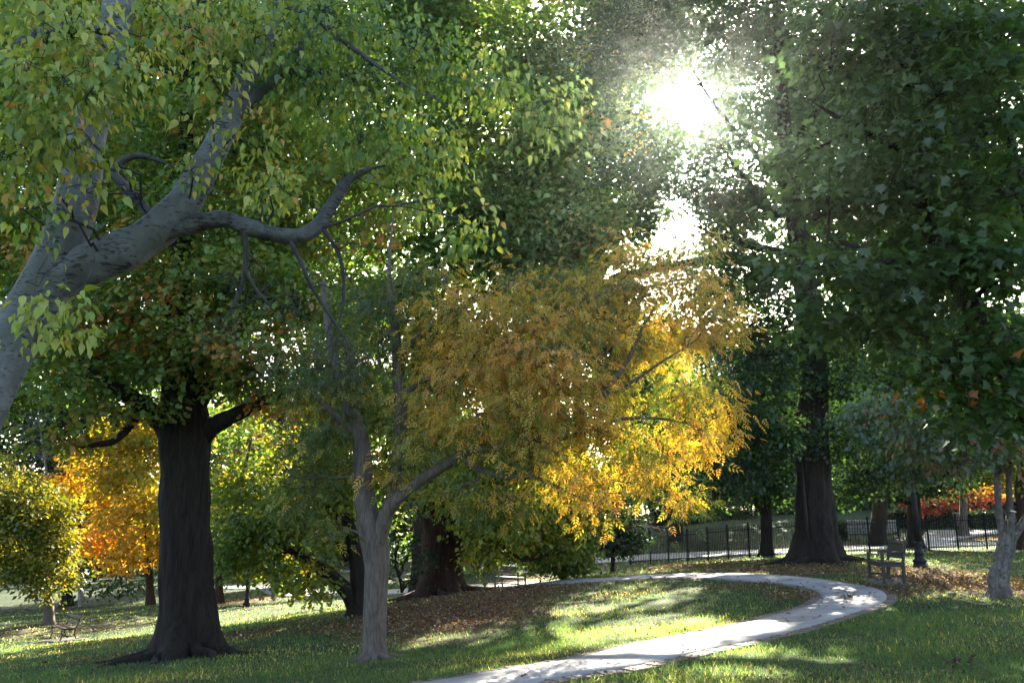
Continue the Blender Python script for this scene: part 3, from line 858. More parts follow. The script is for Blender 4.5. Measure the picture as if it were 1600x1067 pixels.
# ---- 2 big oak
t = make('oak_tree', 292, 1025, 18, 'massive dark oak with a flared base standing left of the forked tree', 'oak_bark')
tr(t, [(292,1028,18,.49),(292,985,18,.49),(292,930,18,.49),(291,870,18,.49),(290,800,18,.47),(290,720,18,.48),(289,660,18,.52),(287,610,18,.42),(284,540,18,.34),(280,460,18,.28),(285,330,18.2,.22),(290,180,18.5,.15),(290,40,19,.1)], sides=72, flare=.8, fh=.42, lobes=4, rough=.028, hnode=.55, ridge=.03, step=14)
t.roots(.72, [3.3, 4.0, 4.6, 5.4, 5.9, 2.6], 1.25, .14)
lb(t, [(272,690,17.9,.27),(255,662,17.8,.22),(232,640,17.5,.19),(205,620,17.2,.16),(170,598,16.8,.12),(120,560,16.4,.08)], sides=14)
lb(t, [(222,636,17.4,.11),(205,662,17.0,.09),(180,688,16.7,.07),(150,695,16.5,.055),(118,700,16.2,.03)], sides=10)
lb(t, [(305,690,18,.25),(325,672,17.9,.20),(352,655,17.7,.17),(385,640,17.5,.14),(420,625,17.2,.12),(450,612,17,.10),(500,596,16.6,.07)], sides=14)
lb(t, [(298,650,18,.22),(318,615,17.9,.2),(338,580,17.6,.16),(362,535,17.4,.13),(385,480,17.2,.09)], sides=12)
lb(t, [(280,640,18,.2),(262,590,18.3,.17),(235,540,18.6,.13),(200,490,19,.1)], sides=12)
lb(t, [(284,560,18,.16),(320,500,18.6,.13),(380,420,19,.1),(430,350,19.4,.07)], sides=10)
lb(t, [(282,480,18,.15),(230,400,18.5,.12),(170,320,19,.09)], sides=10)
for a in [(280,570,17.0,90,45,1.2,.35),(150,560,16.8,110,60,2.0,.40),(100,610,16.6,80,50,1.5,.35),(200,500,17.2,120,60,2.0,.5),(330,530,16.8,110,50,1.6,.45),(420,560,17,90,60,1.8,.6),(470,620,17,60,45,1.3,.7),(380,600,17.4,70,35,1.2,.55),(395,460,17.5,120,70,2,.35),
          (260,430,17.5,130,65,2.2,.55),(140,450,17.5,90,60,2,.35),(300,340,18,160,80,2.6,.3),(450,370,18,110,80,2.4,.35),(480,480,17.5,80,60,2,.3),(240,250,18.5,150,90,2.6,.25),(400,230,18.8,160,100,3,.35),(120,330,18.5,110,90,2.4,.3),
          (300,100,19.5,200,110,3,.3),(480,110,19.5,150,110,3,.3),(110,150,19.5,140,110,3,.3),(300,-60,20,260,90,3.5,.3),(560,300,18.5,110,90,2.5,.35),(50,500,17,80,50,1.6,.4),(20,380,18,90,90,2,.3),(160,650,16.6,60,28,1.0,.5),(230,640,17,45,25,.9,.45),(90,690,16.5,55,25,.8,.55),(520,560,17,60,50,1.5,.5)]:
    Lo(t, *a[:6], leaf='oak', size=.145, lai=2.05, m=34, spread=.46, tint=a[6], tvar=.2, droop=.45, flat=.5)
t.finish(LM['oak'])

# ---- 3 forked grey tree with the golden crown
t = make('golden_tree', 583, 1033, 14, 'forked grey tree with golden orange crown hanging over the lawn beside the path', 'grey_bark')
tr(t, [(583,1035,14,.165),(584,985,14,.17),(586,930,14,.18),(588,880,14,.19),(583,840,14,.215),(574,805,14,.185),(568,765,14,.155),(566,720,14,.145),(562,680,14,.13),(548,640,14,.11),(530,590,14.1,.09),(515,520,14.2,.07),(505,440,14.3,.05)], sides=60, flare=.5, fh=.14, lobes=5, rough=.03, hnode=.5, ridge=.03)
t.roots(.24, [3.6, 4.5, 5.6, .4], .55, .05)
lb(t, [(588,865,14,.13),(600,815,14,.125),(612,780,14,.115),(620,740,14,.11),(625,690,14,.115),(626,640,14,.11),(622,570,14,.10),(615,500,14.1,.08),(608,420,14.2,.06),(615,330,14.3,.04)], sides=14)
lb(t, [(592,850,13.9,.11),(600,808,13.8,.105),(622,778,13.7,.10),(655,752,13.6,.09),(690,730,13.5,.085),(730,706,13.4,.08),(790,698,13.3,.07),(835,688,13.3,.06),(880,662,13.3,.05),(930,630,13.4,.042)], sides=12)
lb(t, [(925,634,13.4,.04),(955,600,13.4,.038),(985,555,13.5,.032),(1005,510,13.6,.026),(1025,475,13.7,.018)], sides=8)
lb(t, [(940,622,13.4,.032),(985,598,13.4,.028),(1030,568,13.4,.022),(1075,540,13.4,.014)], sides=8)
lb(t, [(718,712,13.4,.05),(748,732,13.3,.045),(788,745,13.2,.04),(830,744,13.1,.035),(880,765,13,.025),(930,790,13,.015)], sides=8)
lb(t, [(835,690,13.3,.04),(900,680,13.2,.035),(970,655,13.2,.03),(1040,655,13.2,.022),(1100,670,13.2,.014)], sides=8)
lb(t, [(560,680,14,.07),(530,655,13.8,.06),(495,620,13.6,.05),(465,590,13.5,.035)], sides=8)
lb(t, [(622,560,14,.06),(660,520,13.8,.05),(720,480,13.6,.04),(790,450,13.5,.025)], sides=8)
lb(t, [(624,620,14,.06),(670,590,13.7,.05),(740,560,13.4,.045),(830,520,13.3,.035),(920,470,13.4,.025),(1000,430,13.6,.015)], sides=8)
for a in [(760,560,13.0,100,70,1.3,.74),(720,490,13.2,85,55,1.1,.72),(850,590,12.8,110,80,1.3,.72),(800,500,13.2,90,50,1,.62),(890,520,13.6,110,70,1.3,.5),(960,450,13.8,110,65,1.3,.55),(1060,430,14,75,55,1,.62),(1080,520,14,65,65,1,.55),(1120,490,14.1,50,45,.8,.6),
          (1010,540,14.2,80,60,1,.35),(1080,620,13.6,65,55,.9,.4),(1085,690,13.4,60,50,.8,.62),(1010,740,13.3,95,45,.9,.48),(1065,790,13.2,45,40,.5,.5),(1035,835,13.1,22,22,.3,.42),(920,775,13.1,65,40,.7,.55),(880,740,13.2,60,35,.7,.5),(830,700,13.0,85,35,.8,.45),
          (750,660,13.2,80,60,1,.5),(690,610,13.6,60,70,.9,.6),(660,690,13.6,60,45,.8,.5),(720,775,13.4,60,35,.7,.35),(790,790,13.3,60,25,.6,.3),(610,730,13.6,40,30,.5,.55),(960,680,13.6,90,60,1,.3),(940,610,14.2,80,60,1,.3),(680,530,14,60,60,.9,.55),(860,450,14.4,90,50,1,.35),
          (470,760,14,45,55,.8,.12),(500,680,14,60,60,.9,.15),(540,600,14,70,70,1,.2),(480,580,14,60,50,.9,.12),(590,520,14.4,80,80,1,.18),(640,450,14.5,80,60,1,.3),(510,830,14,28,25,.5,.2),(540,730,14.6,40,50,.6,.3),(1120,640,13.6,22,25,.4,.6),(1000,810,13.2,40,25,.5,.45),(900,660,13,60,40,.7,.6),(820,640,12.8,70,45,.7,.68),(1142,650,13.6,12,20,.3,.6),(1125,735,13.4,16,20,.3,.65),(1150,520,14.2,22,18,.4,.65),(945,825,13.1,20,14,.3,.5),(690,425,14,28,22,.4,.6),(640,500,14,25,22,.4,.55),(800,440,13.6,35,18,.5,.7),(980,390,14,40,22,.5,.55),(1100,380,14.2,35,20,.5,.6),(650,790,13.6,18,12,.3,.4)]:
    Lo(t, *a[:6], leaf='pinnate', size=.15, lai=1.45, m=14, spread=.34, tint=a[6]-.13-(.12 if a[1] < 500 else 0)-(.18 if a[0] < 700 else 0), tvar=.26, droop=.7, flat=.5, shell=.6)
t.finish(LM['gold'])

# foliage closing the view behind the golden crown
# ---- 10 maple on the right
t = make('maple_tree', 1690, 1000, 10.5, 'deep green maple with large lobed leaves filling the upper right corner', 'brown_bark')
tr(t, [(1690,1010,10.5,.28),(1680,850,10.5,.24),(1650,730,10.5,.21),(1600,620,10.5,.17),(1545,525,10.5,.145),(1490,430,10.5,.115),(1450,345,10.5,.095),(1434,240,10.6,.085),(1432,120,10.7,.07),(1440,0,10.8,.06),(1440,-150,11,.04)], sides=18, flare=.5, hnode=.4)
lb(t, [(1620,650,10.5,.14),(1640,540,10.3,.12),(1630,420,10,.1),(1600,300,9.8,.08),(1560,160,9.7,.06)])
lb(t, [(1500,440,10.5,.07),(1430,420,10.2,.06),(1350,410,9.9,.045),(1270,420,9.7,.03)])
lb(t, [(1436,250,10.6,.06),(1380,220,10.6,.05),(1320,190,10.6,.04),(1270,160,10.6,.025)])
lb(t, [(1560,550,10.5,.08),(1500,560,10,.06),(1440,560,9.7,.04)])
for a in [(1420,430,9.6,120,45,1.0,.5),(1300,430,9.5,90,40,.8,.45),(1240,400,9.8,50,35,.6,.4),(1480,380,9.6,90,60,.9,.5),(1560,440,9.4,80,70,.9,.5),(1520,540,9.6,90,60,.9,.5),(1590,580,9.4,60,70,.8,.5),(1440,590,9.8,60,45,.7,.5),(1500,640,9.9,60,35,.6,.45),(1580,660,9.7,50,35,.5,.5),
          (1360,300,10.2,110,55,1.0,.4),(1270,310,10.6,70,45,.8,.42),(1450,250,10,110,70,1.1,.45),(1550,300,9.4,90,80,1,.5),(1570,180,9.3,80,80,1,.55),(1480,150,9.8,110,70,1.1,.5),(1350,200,10.5,110,60,1,.42),(1390,100,10.4,120,70,1.1,.45),(1300,90,11,70,60,1,.35),(1530,60,9.6,110,70,1.1,.5),(1420,20,10,140,50,1.1,.45),(1280,20,11,70,40,.8,.4),(1600,20,9.6,70,60,.8,.5),
          (1320,500,10.2,70,40,.7,.35),(1400,510,10.2,80,40,.7,.4),(1240,260,11,45,40,.6,.35),(1440,350,10.8,120,70,1,.35),(1550,400,10.8,90,100,1,.35),(1540,620,10.6,80,50,.8,.35)]:
    Lo(t, *a[:6], leaf='maple', size=.118, lai=2.05, m=22, spread=.34, tint=a[6], tvar=.13, droop=.55, dvar=.3, flat=.4, shell=.5)
t.finish(LM['maple'], n_single=300)

# ---- 11 small multi-stemmed tree by the bench
t = make('dogwood_tree', 1560, 935, 17, 'small flaky barked tree with three stems and a sawn stub near the right edge', 'flaky_bark')
tr(t, [(1558,938,17,.17),(1562,905,17,.15),(1568,870,17,.145),(1574,840,17,.14),(1577,822,17,.12)], sides=50, flare=.4, fh=.2, rough=.07, hnode=.3, ridge=.05)
lb(t, [(1551,925,16.95,.09),(1553,895,16.95,.10),(1562,872,16.97,.06)], sides=12, node=False, wob=.1)
lb(t, [(1570,850,17,.085),(1562,805,17,.065),(1558,750,17,.058),(1556,700,17,.055),(1554,640,17,.045),(1545,580,17,.03)], sides=10)
lb(t, [(1576,850,17,.085),(1578,800,17,.062),(1576,750,17,.058),(1576,700,17,.052),(1575,640,17,.045),(1580,570,17,.03)], sides=10)
lb(t, [(1578,848,17,.09),(1592,825,16.9,.075),(1612,800,16.8,.07),(1650,760,16.7,.06),(1700,700,16.6,.04)], sides=10)
q0, q1 = P(1577,835,16.9), P(1583,800,16.75)
lb(t, [(1577,840,16.95,.08),(1580,815,16.85,.065),(1583,799,16.8,.058)], sides=10, node=False, wob=.03)
mb = MB(); cdir = Vector(P(1583,799,16.8)-P(1580,815,16.85)).normalized(); cpt = Vector(P(1583,799,16.8)-t.base)
mb.tube([cpt - cdir*.005, cpt + cdir*.012], [.058, .054], 14); mb.build('cut_end', M['cut_wood'], t.root)
for a in [(1470,640,16.3,60,35,.8,.5),(1520,690,16.4,70,30,.8,.6),(1450,690,16.3,50,28,.7,.45),(1420,640,16.3,45,35,.7,.5),(1580,660,16.6,60,40,.8,.45),(1500,725,16.4,45,16,.6,.6),(1590,720,16.8,30,25,.5,.65),(1540,610,16.6,60,40,.8,.4),(1440,735,19,60,32,.9,.25),(1395,690,19,60,40,.9,.2),(1480,690,19,60,40,.9,.3),(1350,650,19.5,50,40,.9,.2)]:
    Lo(t, *a[:6], leaf='ovate', size=.115, lai=1.9, m=16, spread=.32, tint=a[6]-.12, tvar=.27, droop=.8, flat=.5)
t.finish(LM['dogwood'])

# ---- 4 leaning double trunk behind the golden tree
t = make('leaning_tree', 558, 962, 24, 'dark tree with one upright and one leaning trunk behind the forked grey tree', 'brown_bark')
tr(t, [(560,965,24,.25),(560,930,24,.22),(558,880,24,.2),(548,830,24,.17),(535,780,24,.14),(520,720,24,.11),(500,640,24,.08)], sides=16, flare=.4, fh=.3)
lb(t, [(556,955,24,.2),(542,925,23.9,.2),(520,902,23.8,.185),(495,885,23.7,.16),(470,868,23.6,.12),(445,855,23.5,.09),(415,840,23.4,.06)])
lb(t, [(545,875,24,.12),(530,850,23.9,.09),(512,835,23.8,.07),(508,810,23.8,.05)], sides=8)
lb(t, [(545,835,24,.09),(520,800,23.7,.07),(490,780,23.6,.05)], sides=8)
for a in [(430,790,23.2,80,60,1.5,.35),(390,840,23.4,55,45,1.1,.2),(360,870,23.6,30,40,.8,.15),(480,905,23.2,45,28,.7,.55),(450,920,23.1,25,18,.5,.5),(480,830,23.4,60,40,1,.4),(470,730,23.8,80,60,1.5,.45),(420,880,23.4,35,20,.6,.3),(530,700,24.2,70,60,1.5,.45),(580,640,24.5,80,70,1.6,.4),(520,780,23.5,40,35,.8,.35),(640,720,25,60,60,1.2,.4),(390,770,24,50,50,1.2,.3)]:
    Lo(t, *a[:6], leaf='oak', size=.15, lai=2.4, m=34, spread=.45, tint=a[6], tvar=.2, droop=.55, flat=.5)
t.finish(LM['yellowgreen'])

# ---- 5 massive reddish trunk
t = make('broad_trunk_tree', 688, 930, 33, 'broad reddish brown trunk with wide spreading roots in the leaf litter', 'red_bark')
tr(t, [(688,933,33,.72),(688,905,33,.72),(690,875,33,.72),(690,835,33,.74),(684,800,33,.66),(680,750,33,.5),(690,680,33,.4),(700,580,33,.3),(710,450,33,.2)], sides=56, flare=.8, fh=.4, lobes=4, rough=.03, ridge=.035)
t.roots(.95, [3.2, 4.1, 4.9, 5.7, 6.1], 2.0, .17)
lb(t, [(705,835,32.8,.3),(730,822,32,.22),(760,835,31.5,.18),(785,858,31.2,.15),(808,872,31,.13),(850,868,30.8,.09),(890,860,30.5,.05)])
lb(t, [(675,815,33,.35),(650,780,32.5,.3),(620,760,32,.2),(590,730,32,.12)])
lb(t, [(700,800,33,.3),(740,760,32.5,.22),(800,740,32,.16),(860,720,31.5,.1)])
for a in [(790,825,30.8,70,45,2,.5),(760,860,31,35,30,1.0,.5),(740,800,31,60,35,1.5,.4),(840,800,31,70,45,2,.45),(700,760,31,70,50,2,.35),(620,760,31.5,60,50,1.8,.25),(870,860,31,45,30,1.2,.35),(760,700,31.5,90,60,2.4,.35),(900,780,31.5,70,50,2,.4),(850,690,32,90,60,2.4,.4),(640,660,32,80,60,2.4,.35)]:
    Lo(t, *a[:6], leaf='diamond', size=.17, lai=2.4, m=36, spread=.6, tint=a[6], tvar=.22, droop=.6, flat=.5)
t.finish(LM['yellowgreen'])

t = make('round_bush', 628, 915, 31, 'dark green bush growing against the broad reddish trunk', 'brown_bark', 'bush')
t._nodes([t.base + np.array([0,0,.3])], [.06])
for a in [(630,870,31,38,45,1.1),(610,830,31,35,40,1),(650,895,31,25,22,.7)]:
    Lo(t, *a, leaf='diamond', size=.13, lai=3, m=30, spread=.4, tint=.45, tvar=.2)
t.finish(LM['deep'])
t = make('spreading_bush', 880, 908, 34, 'large dark green bush beside the back bench at the path edge', 'brown_bark', 'bush')
t._nodes([t.base + np.array([0,0,.2])], [.07])
for px, py in [(860,870),(900,860),(840,850),(920,850)]:
    t.limb([t.base+np.array([0,0,-.05]), (t.base+P(px,py,34))/2+np.array([0,0,.1]), P(px,py,34)], [.06,.045,.02], sides=6)
for a in [(870,850,33.4,50,40,1.3),(905,870,33.4,30,28,.9),(840,870,33.6,28,25,.8),(900,815,33.6,40,35,1.1),(845,820,33.8,40,30,1.1),(880,890,33.3,45,14,.8)]:
    Lo(t, *a, leaf='diamond', size=.14, lai=3, m=30, spread=.45, tint=.4, tvar=.25)
t.finish(LM['mid'])

# ---- 6 small dark evergreen by the path
t = make('small_evergreen_tree', 957, 893, 40, 'small round headed dark evergreen tree beyond the path', 'brown_bark')
tr(t, [(957,895,40,.1),(957,880,40,.09),(958,850,40,.07),(960,815,40,.04)], sides=10, flare=.3)
for a in [(960,845,40,42,22,1.2),(962,818,40,38,22,1.1),(985,840,40,22,22,.7),(935,842,40,22,20,.7),(960,790,40,22,20,.7)]:
    Lo(t, *a, leaf='diamond', size=.15, lai=3.4, m=36, spread=.5, tint=.15, tvar=.12)
t.finish(LM['deep'])

# ---- 7 huge dark trunk right of the path
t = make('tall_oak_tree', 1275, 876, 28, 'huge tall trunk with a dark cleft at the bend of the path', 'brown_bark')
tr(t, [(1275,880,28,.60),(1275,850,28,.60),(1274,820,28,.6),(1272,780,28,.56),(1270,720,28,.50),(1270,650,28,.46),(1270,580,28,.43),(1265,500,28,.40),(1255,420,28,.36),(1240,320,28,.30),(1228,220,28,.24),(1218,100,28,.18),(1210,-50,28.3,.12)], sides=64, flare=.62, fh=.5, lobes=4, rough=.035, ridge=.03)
t.roots(.8, [3.1, 3.9, 4.7, 5.4, 6.0], 1.5, .15)
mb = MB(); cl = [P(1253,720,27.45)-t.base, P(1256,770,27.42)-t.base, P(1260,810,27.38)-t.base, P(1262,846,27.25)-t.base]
mb.tube(cl, [.02,.05,.055,.02], 8); mb.build('cleft_shade_strip', plain_mat('cleft_shade', (.008,.006,.005)), t.root)  # near-black strip laid on the trunk as the shade inside a cleft
lb(t, [(1240,330,28,.2),(1205,330,27.6,.17),(1175,295,27.2,.15),(1150,262,26.8,.09),(1132,236,26.6,.03)])
lb(t, [(1250,400,28,.18),(1200,390,27.5,.14),(1140,375,27,.1),(1080,350,26.6,.06)])
lb(t, [(1232,240,28,.16),(1265,190,28.2,.13),(1300,140,28.4,.09)])
lb(t, [(1270,560,28,.17),(1225,550,27.5,.13),(1170,560,27,.09),(1130,590,26.6,.05)])
lb(t, [(1270,640,28,.15),(1220,660,27.4,.11),(1170,690,27,.07)])
lb(t, [(1268,520,28,.15),(1310,500,27.5,.12),(1350,520,27,.08)])
lb(t, [(1235,300,28,.15),(1180,240,28.5,.11),(1120,170,29,.08),(1070,90,29.5,.05)])
for a in [(1200,580,26.8,75,55,2,.3,2.6),(1150,640,26.6,60,45,1.6,.3,2.6),(1210,680,26.6,70,40,1.7,.3,2.6),(1160,720,26.8,50,35,1.4,.3,2.4),(1230,500,27,60,45,1.7,.3,2.4),(1320,600,27.2,55,60,1.7,.35,2.4),(1330,690,27.2,60,45,1.6,.4,2.4),(1310,520,27.5,60,50,1.8,.3,2.4),
          (1170,330,27,75,60,2,.3,2.2),(1110,310,26.8,45,50,1.6,.3,1.7),(1150,410,27,65,45,1.8,.3,2.1),(1210,420,27.4,50,45,1.6,.3,2.2),(1090,380,27,30,35,1.1,.3,1.5),(1110,440,27.2,35,30,1.1,.3,1.5),(1200,260,27.4,70,50,2,.35,2.0),(1140,200,27,60,50,1.8,.4,1.3),(1040,230,27,45,50,1.6,.45,1.1),(1010,170,27.2,40,50,1.5,.45,1.1),
          (1200,150,27.5,80,60,2.2,.35,1.9),(1260,240,28.5,60,70,2,.3,2.0),(1290,380,28.6,60,80,2,.3,2.0),(1120,60,27.5,110,60,2.6,.4,2.0),(1220,50,28,110,60,2.6,.35,2.2),(1010,50,28,90,60,2.4,.4,2.0),(1000,110,28.3,60,30,1.6,.4,1.3),(1100,-40,28,200,60,3,.4,2.2),(1280,130,28.6,70,60,2,.3,2.2),(1000,40,29,90,60,2.4,.4,2.4),(940,120,29,60,50,2,.4,2),(1150,20,29,90,60,2.4,.4,2.4),(980,270,29,50,50,2,.4,1.8),(1180,100,29.5,70,50,2.2,.35,2.2),(1045,380,27,45,40,1.5,.35,1.8),(1075,300,28,40,40,1.5,.4,1.8),(1020,330,29,35,40,1.5,.4,1.8),(1080,262,26.5,40,22,1.4,.4,1.7),(1048,285,26.5,35,28,1.3,.4,1.5),(1030,365,26.5,40,25,1.3,.4,1.2),(1120,240,26.5,30,25,1.2,.4,1.8),(1075,335,26.5,35,25,1.2,.4,1.2),(935,560,44,50,30,1.6,.4,2.0),(1130,470,27,55,35,1.5,.3,2),(1170,450,28,45,40,1.5,.3,2),(1060,300,27.5,30,35,1.1,.4,1.2),(1150,500,27.4,40,40,1.3,.3,1.9)]:
    Lo(t, *a[:6], leaf='diamond', size=.15, lai=a[7], m=46, spread=.55, tint=a[6], tvar=.2, droop=.4, flat=.5)
t.finish(LM['deep'])

# ---- 8, 9, 13, 14 trees along and beyond the fence
t = make('fence_side_tree', 1198, 865, 40, 'dark trunked tree with one orange tuft just behind the iron fence', 'brown_bark')
tr(t, [(1198,868,40,.28),(1198,840,40,.26),(1197,800,40,.25),(1196,760,40,.2),(1195,700,40,.15),(1190,600,40,.1)], sides=18, flare=.5, fh=.3)
lb(t, [(1197,800,40,.14),(1180,785,39.8,.11),(1160,772,39.5,.08)], sides=8)
lb(t, [(1197,795,40,.12),(1215,785,40,.09),(1235,770,40,.06)], sides=8)
for a in [(1150,755,39,75,38,2.2,.35),(1110,720,39.5,55,45,2,.4),(1220,760,39.5,55,35,1.8,.3),(1180,700,39.5,80,50,2.4,.3),(1130,660,40,70,60,2.4,.3),(1220,640,40,80,70,2.6,.3),(1110,775,39,35,22,1.3,.45),(1180,560,40.5,90,70,3,.3)]:
    Lo(t, *a[:6], leaf='diamond', size=.19, lai=2.7, m=36, spread=.7, tint=a[6], tvar=.2)
Lo(t, 1192, 777, 39.2, 9, 10, .3, leaf='diamond', size=.16, lai=3, m=20, spread=.25, tint=1.0, tvar=.03)
t.finish(LM['deep'])  # crown stands unshaded, so shade is put in by the dark leaf colour

t = make('lamp_side_tree', 1430, 855, 42, 'dark upright tree straight behind the black lamp post at the fence', 'brown_bark')
tr(t, [(1428,858,42,.32),(1428,830,42,.30),(1428,790,42,.29),(1427,740,42,.25),(1425,660,42,.18),(1420,560,42,.12)], sides=18, flare=.5, fh=.3)
lb(t, [(1427,790,42,.14),(1410,782,41.8,.1),(1392,772,41.5,.07)], sides=8)
for a in [(1400,745,41,75,35,2.2,.4),(1340,730,41.5,60,45,2,.35),(1470,750,41,55,28,1.8,.45),(1430,690,41.5,90,50,2.6,.35),(1340,660,42,80,50,2.4,.3),(1510,700,42,70,50,2.2,.4),(1420,600,42,110,70,3,.3),(1320,770,41,45,22,1.5,.3),(1540,630,42,80,60,2.6,.35),(1400,500,42.5,120,80,3.5,.3)]:
    Lo(t, *a[:6], leaf='diamond', size=.19, lai=2.6, m=36, spread=.7, tint=a[6], tvar=.2)
t.finish(LM['deep'])  # dark leaf colour takes the place of shade on this crown

t = make('edge_tree', 1600, 857, 37, 'dark reddish trunk at the far right edge by the fence', 'red_bark')
tr(t, [(1598,860,37,.24),(1598,830,37,.22),(1596,790,37,.2),(1592,760,37,.17),(1598,720,37,.14),(1600,640,37,.1)], sides=14, flare=.4)
for a in [(1610,690,36.5,60,40,1.8,.5),(1570,640,37,60,50,1.8,.45),(1650,740,36.5,60,50,1.8,.5)]:
    Lo(t, *a[:6], leaf='diamond', size=.19, lai=2, m=30, spread=.6, tint=a[6], tvar=.25)
t.finish(LM['yellowgreen'])

t = make('driveway_tree', 1375, 839, 55, 'slim dark trunk in front of the pale stone wall', 'brown_bark')
tr(t, [(1375,841,55,.22),(1375,815,55,.2),(1374,780,55,.18),(1372,700,55,.12)], sides=12, flare=.4)
for a in [(1370,760,54,60,28,2.4,.3),(1320,740,54,50,35,2.2,.3),(1400,720,55,80,45,2.8,.3)]:
    Lo(t, *a[:6], leaf='diamond', size=.26, lai=2.4, m=36, spread=.9, tint=a[6], tvar=.2)
t.finish(LM['deep'])

t = make('grey_trunk_tree', 1506, 838, 53, 'slim pale grey trunk beside the driveway behind the fence', 'grey_bark')
tr(t, [(1507,840,53,.26),(1506,815,53,.22),(1505,785,53,.2),(1503,740,53,.15)], sides=12, flare=.4)
for a in [(1500,740,52.5,60,28,2.2,.5),(1560,745,52.5,60,35,2.2,.6),(1520,700,53,80,40,2.6,.5)]:
    Lo(t, *a[:6], leaf='diamond', size=.26, lai=2.2, m=36, spread=.8, tint=a[6], tvar=.25)
t.finish(LM['yellowgreen'])

t = make('red_maple_shrub', 1472, 815, 58, 'orange red shrub glowing above the clipped hedge', 'brown_bark', 'shrub')
t._nodes([t.base + np.array([0,0,1.0])], [.06])
for a in [(1462,783,57,42,16,1.8,.55),(1440,792,57,22,10,1.0,.5),(1530,772,57,40,14,1.6,.45),(1495,778,57,30,14,1.2,.35)]:
    Lo(t, *a[:6], leaf='diamond', size=.2, lai=2.6, m=30, spread=.5, tint=a[6], tvar=.25)
t.finish(LM['red'])

# ---- 16 left background trees
t = make('yellow_tree', 77, 975, 38, 'bright yellow green tree with a slim trunk behind the iron bench', 'grey_bark')
tr(t, [(77,978,38,.2),(76,955,38,.19),(74,925,38,.17),(65,880,38,.13),(45,820,38,.09)], sides=14, flare=.5, fh=.25)
lb(t, [(74,920,38,.1),(50,905,37.8,.08),(20,905,37.6,.06),(-20,900,37.5,.04)], sides=8)
for a in [(20,830,37,65,55,2,.5),(60,800,37,45,45,1.6,.6),(10,780,37,55,40,1.8,.55),(75,890,37,35,32,1.2,.55),(30,895,37,50,30,1.5,.4),(-50,830,37,70,60,2.4,.4),(85,840,37.4,25,45,1.2,.55),(-30,740,37.4,60,40,2,.6),(60,920,37.2,25,18,.8,.5),(95,800,37.3,18,14,.6,.6),(110,900,37.2,14,12,.5,.5),(50,755,37.3,22,14,.8,.7),(90,860,37.1,25,20,.8,.6)]:
    Lo(t, *a[:6], leaf='diamond', size=.17, lai=2.6, m=36, spread=.55, tint=a[6]-.2, tvar=.25, carve=False)
t.finish(LM['yellow'])

t = make('orange_maple_tree', 235, 947, 58, 'glowing orange and yellow maple between the yellow tree and the big oak', 'red_bark')
tr(t, [(235,950,58,.26),(234,920,58,.24),(233,880,58,.22),(228,820,58,.17),(215,740,58,.11),(205,680,58,.06)], sides=14, flare=.35)
lb(t, [(233,880,58,.12),(205,870,57.6,.09),(170,865,57.2,.06)], sides=8)
lb(t, [(230,835,58,.12),(250,800,57.8,.09),(270,760,57.6,.06)], sides=8)
for a in [(200,860,57,65,30,2.6,.62),(150,830,57,30,45,2,.85),(200,800,57,60,50,2.8,.45),(230,740,57,60,55,2.8,.3),(180,740,57.4,50,40,2.4,.35),(215,680,57.4,55,40,2.4,.25),(270,800,57,50,60,2.6,.3),(275,860,57,45,28,2,.6),(170,690,57.5,35,30,1.8,.3),(130,720,57.6,25,25,1.4,.35),(100,760,57.6,35,20,1.4,.7),(260,680,57.6,60,50,2.5,.25)]:
    Lo(t, *a[:6], leaf='diamond', size=.27, lai=2.8, m=40, spread=.85, tint=a[6]-.28, tvar=.22, carve=False)
t.finish(LM['orange'])

t = make('screened_maple_tree', 342, 940, 50, 'yellow green maple directly behind and right of the big oak', 'red_bark')
tr(t, [(342,942,50,.24),(342,920,50,.22),(345,880,50,.2),(360,820,50,.15),(380,740,50,.1),(395,680,50,.05)], sides=14, flare=.35)
for a in [(390,690,48.6,70,50,2.6,.6),(360,760,48.6,60,50,2.4,.5),(430,740,48.6,60,50,2.4,.5),(390,830,48.4,60,45,2.2,.2),(350,860,48.4,25,40,1.4,.15),(440,830,48.6,50,45,2,.3),(350,660,49,60,40,2.2,.6),(470,680,49,60,50,2.2,.55),(410,880,48.4,35,25,1.2,.25)]:
    Lo(t, a[0], a[1]+10, a[2]+2, *a[3:6], leaf='diamond', size=.27, lai=1.0, m=40, spread=.9, tint=a[6], tvar=.28, connect=False, carve='glow')
    Lo(t, *a[:6], leaf='diamond', size=.27, lai=2.5, m=40, spread=.85, tint=a[6], tvar=.28)
t.finish(LM['yellowgreen'])

t = make('bare_tree', 128, 940, 66, 'leafless silver grey tree between the yellow tree and orange maple', 'silver_bark')
tr(t, [(128,942,66,.17),(122,900,66,.16),(105,850,66,.14),(80,790,66,.13),(70,720,66,.09),(60,650,66,.05)], sides=12, flare=.3)
for a in [(70,720,65.5,60,50,2.5),(50,670,65.5,50,35,2.2),(110,790,65.5,40,40,2),(100,860,65.5,50,35,2),(30,740,65.5,40,50,2),(160,850,65.5,40,30,2)]:
    Lo(t, *a, leaf='diamond', size=.25, lai=5.0, m=30, bare=True, sag=.25)
t.finish(LM['deep'])

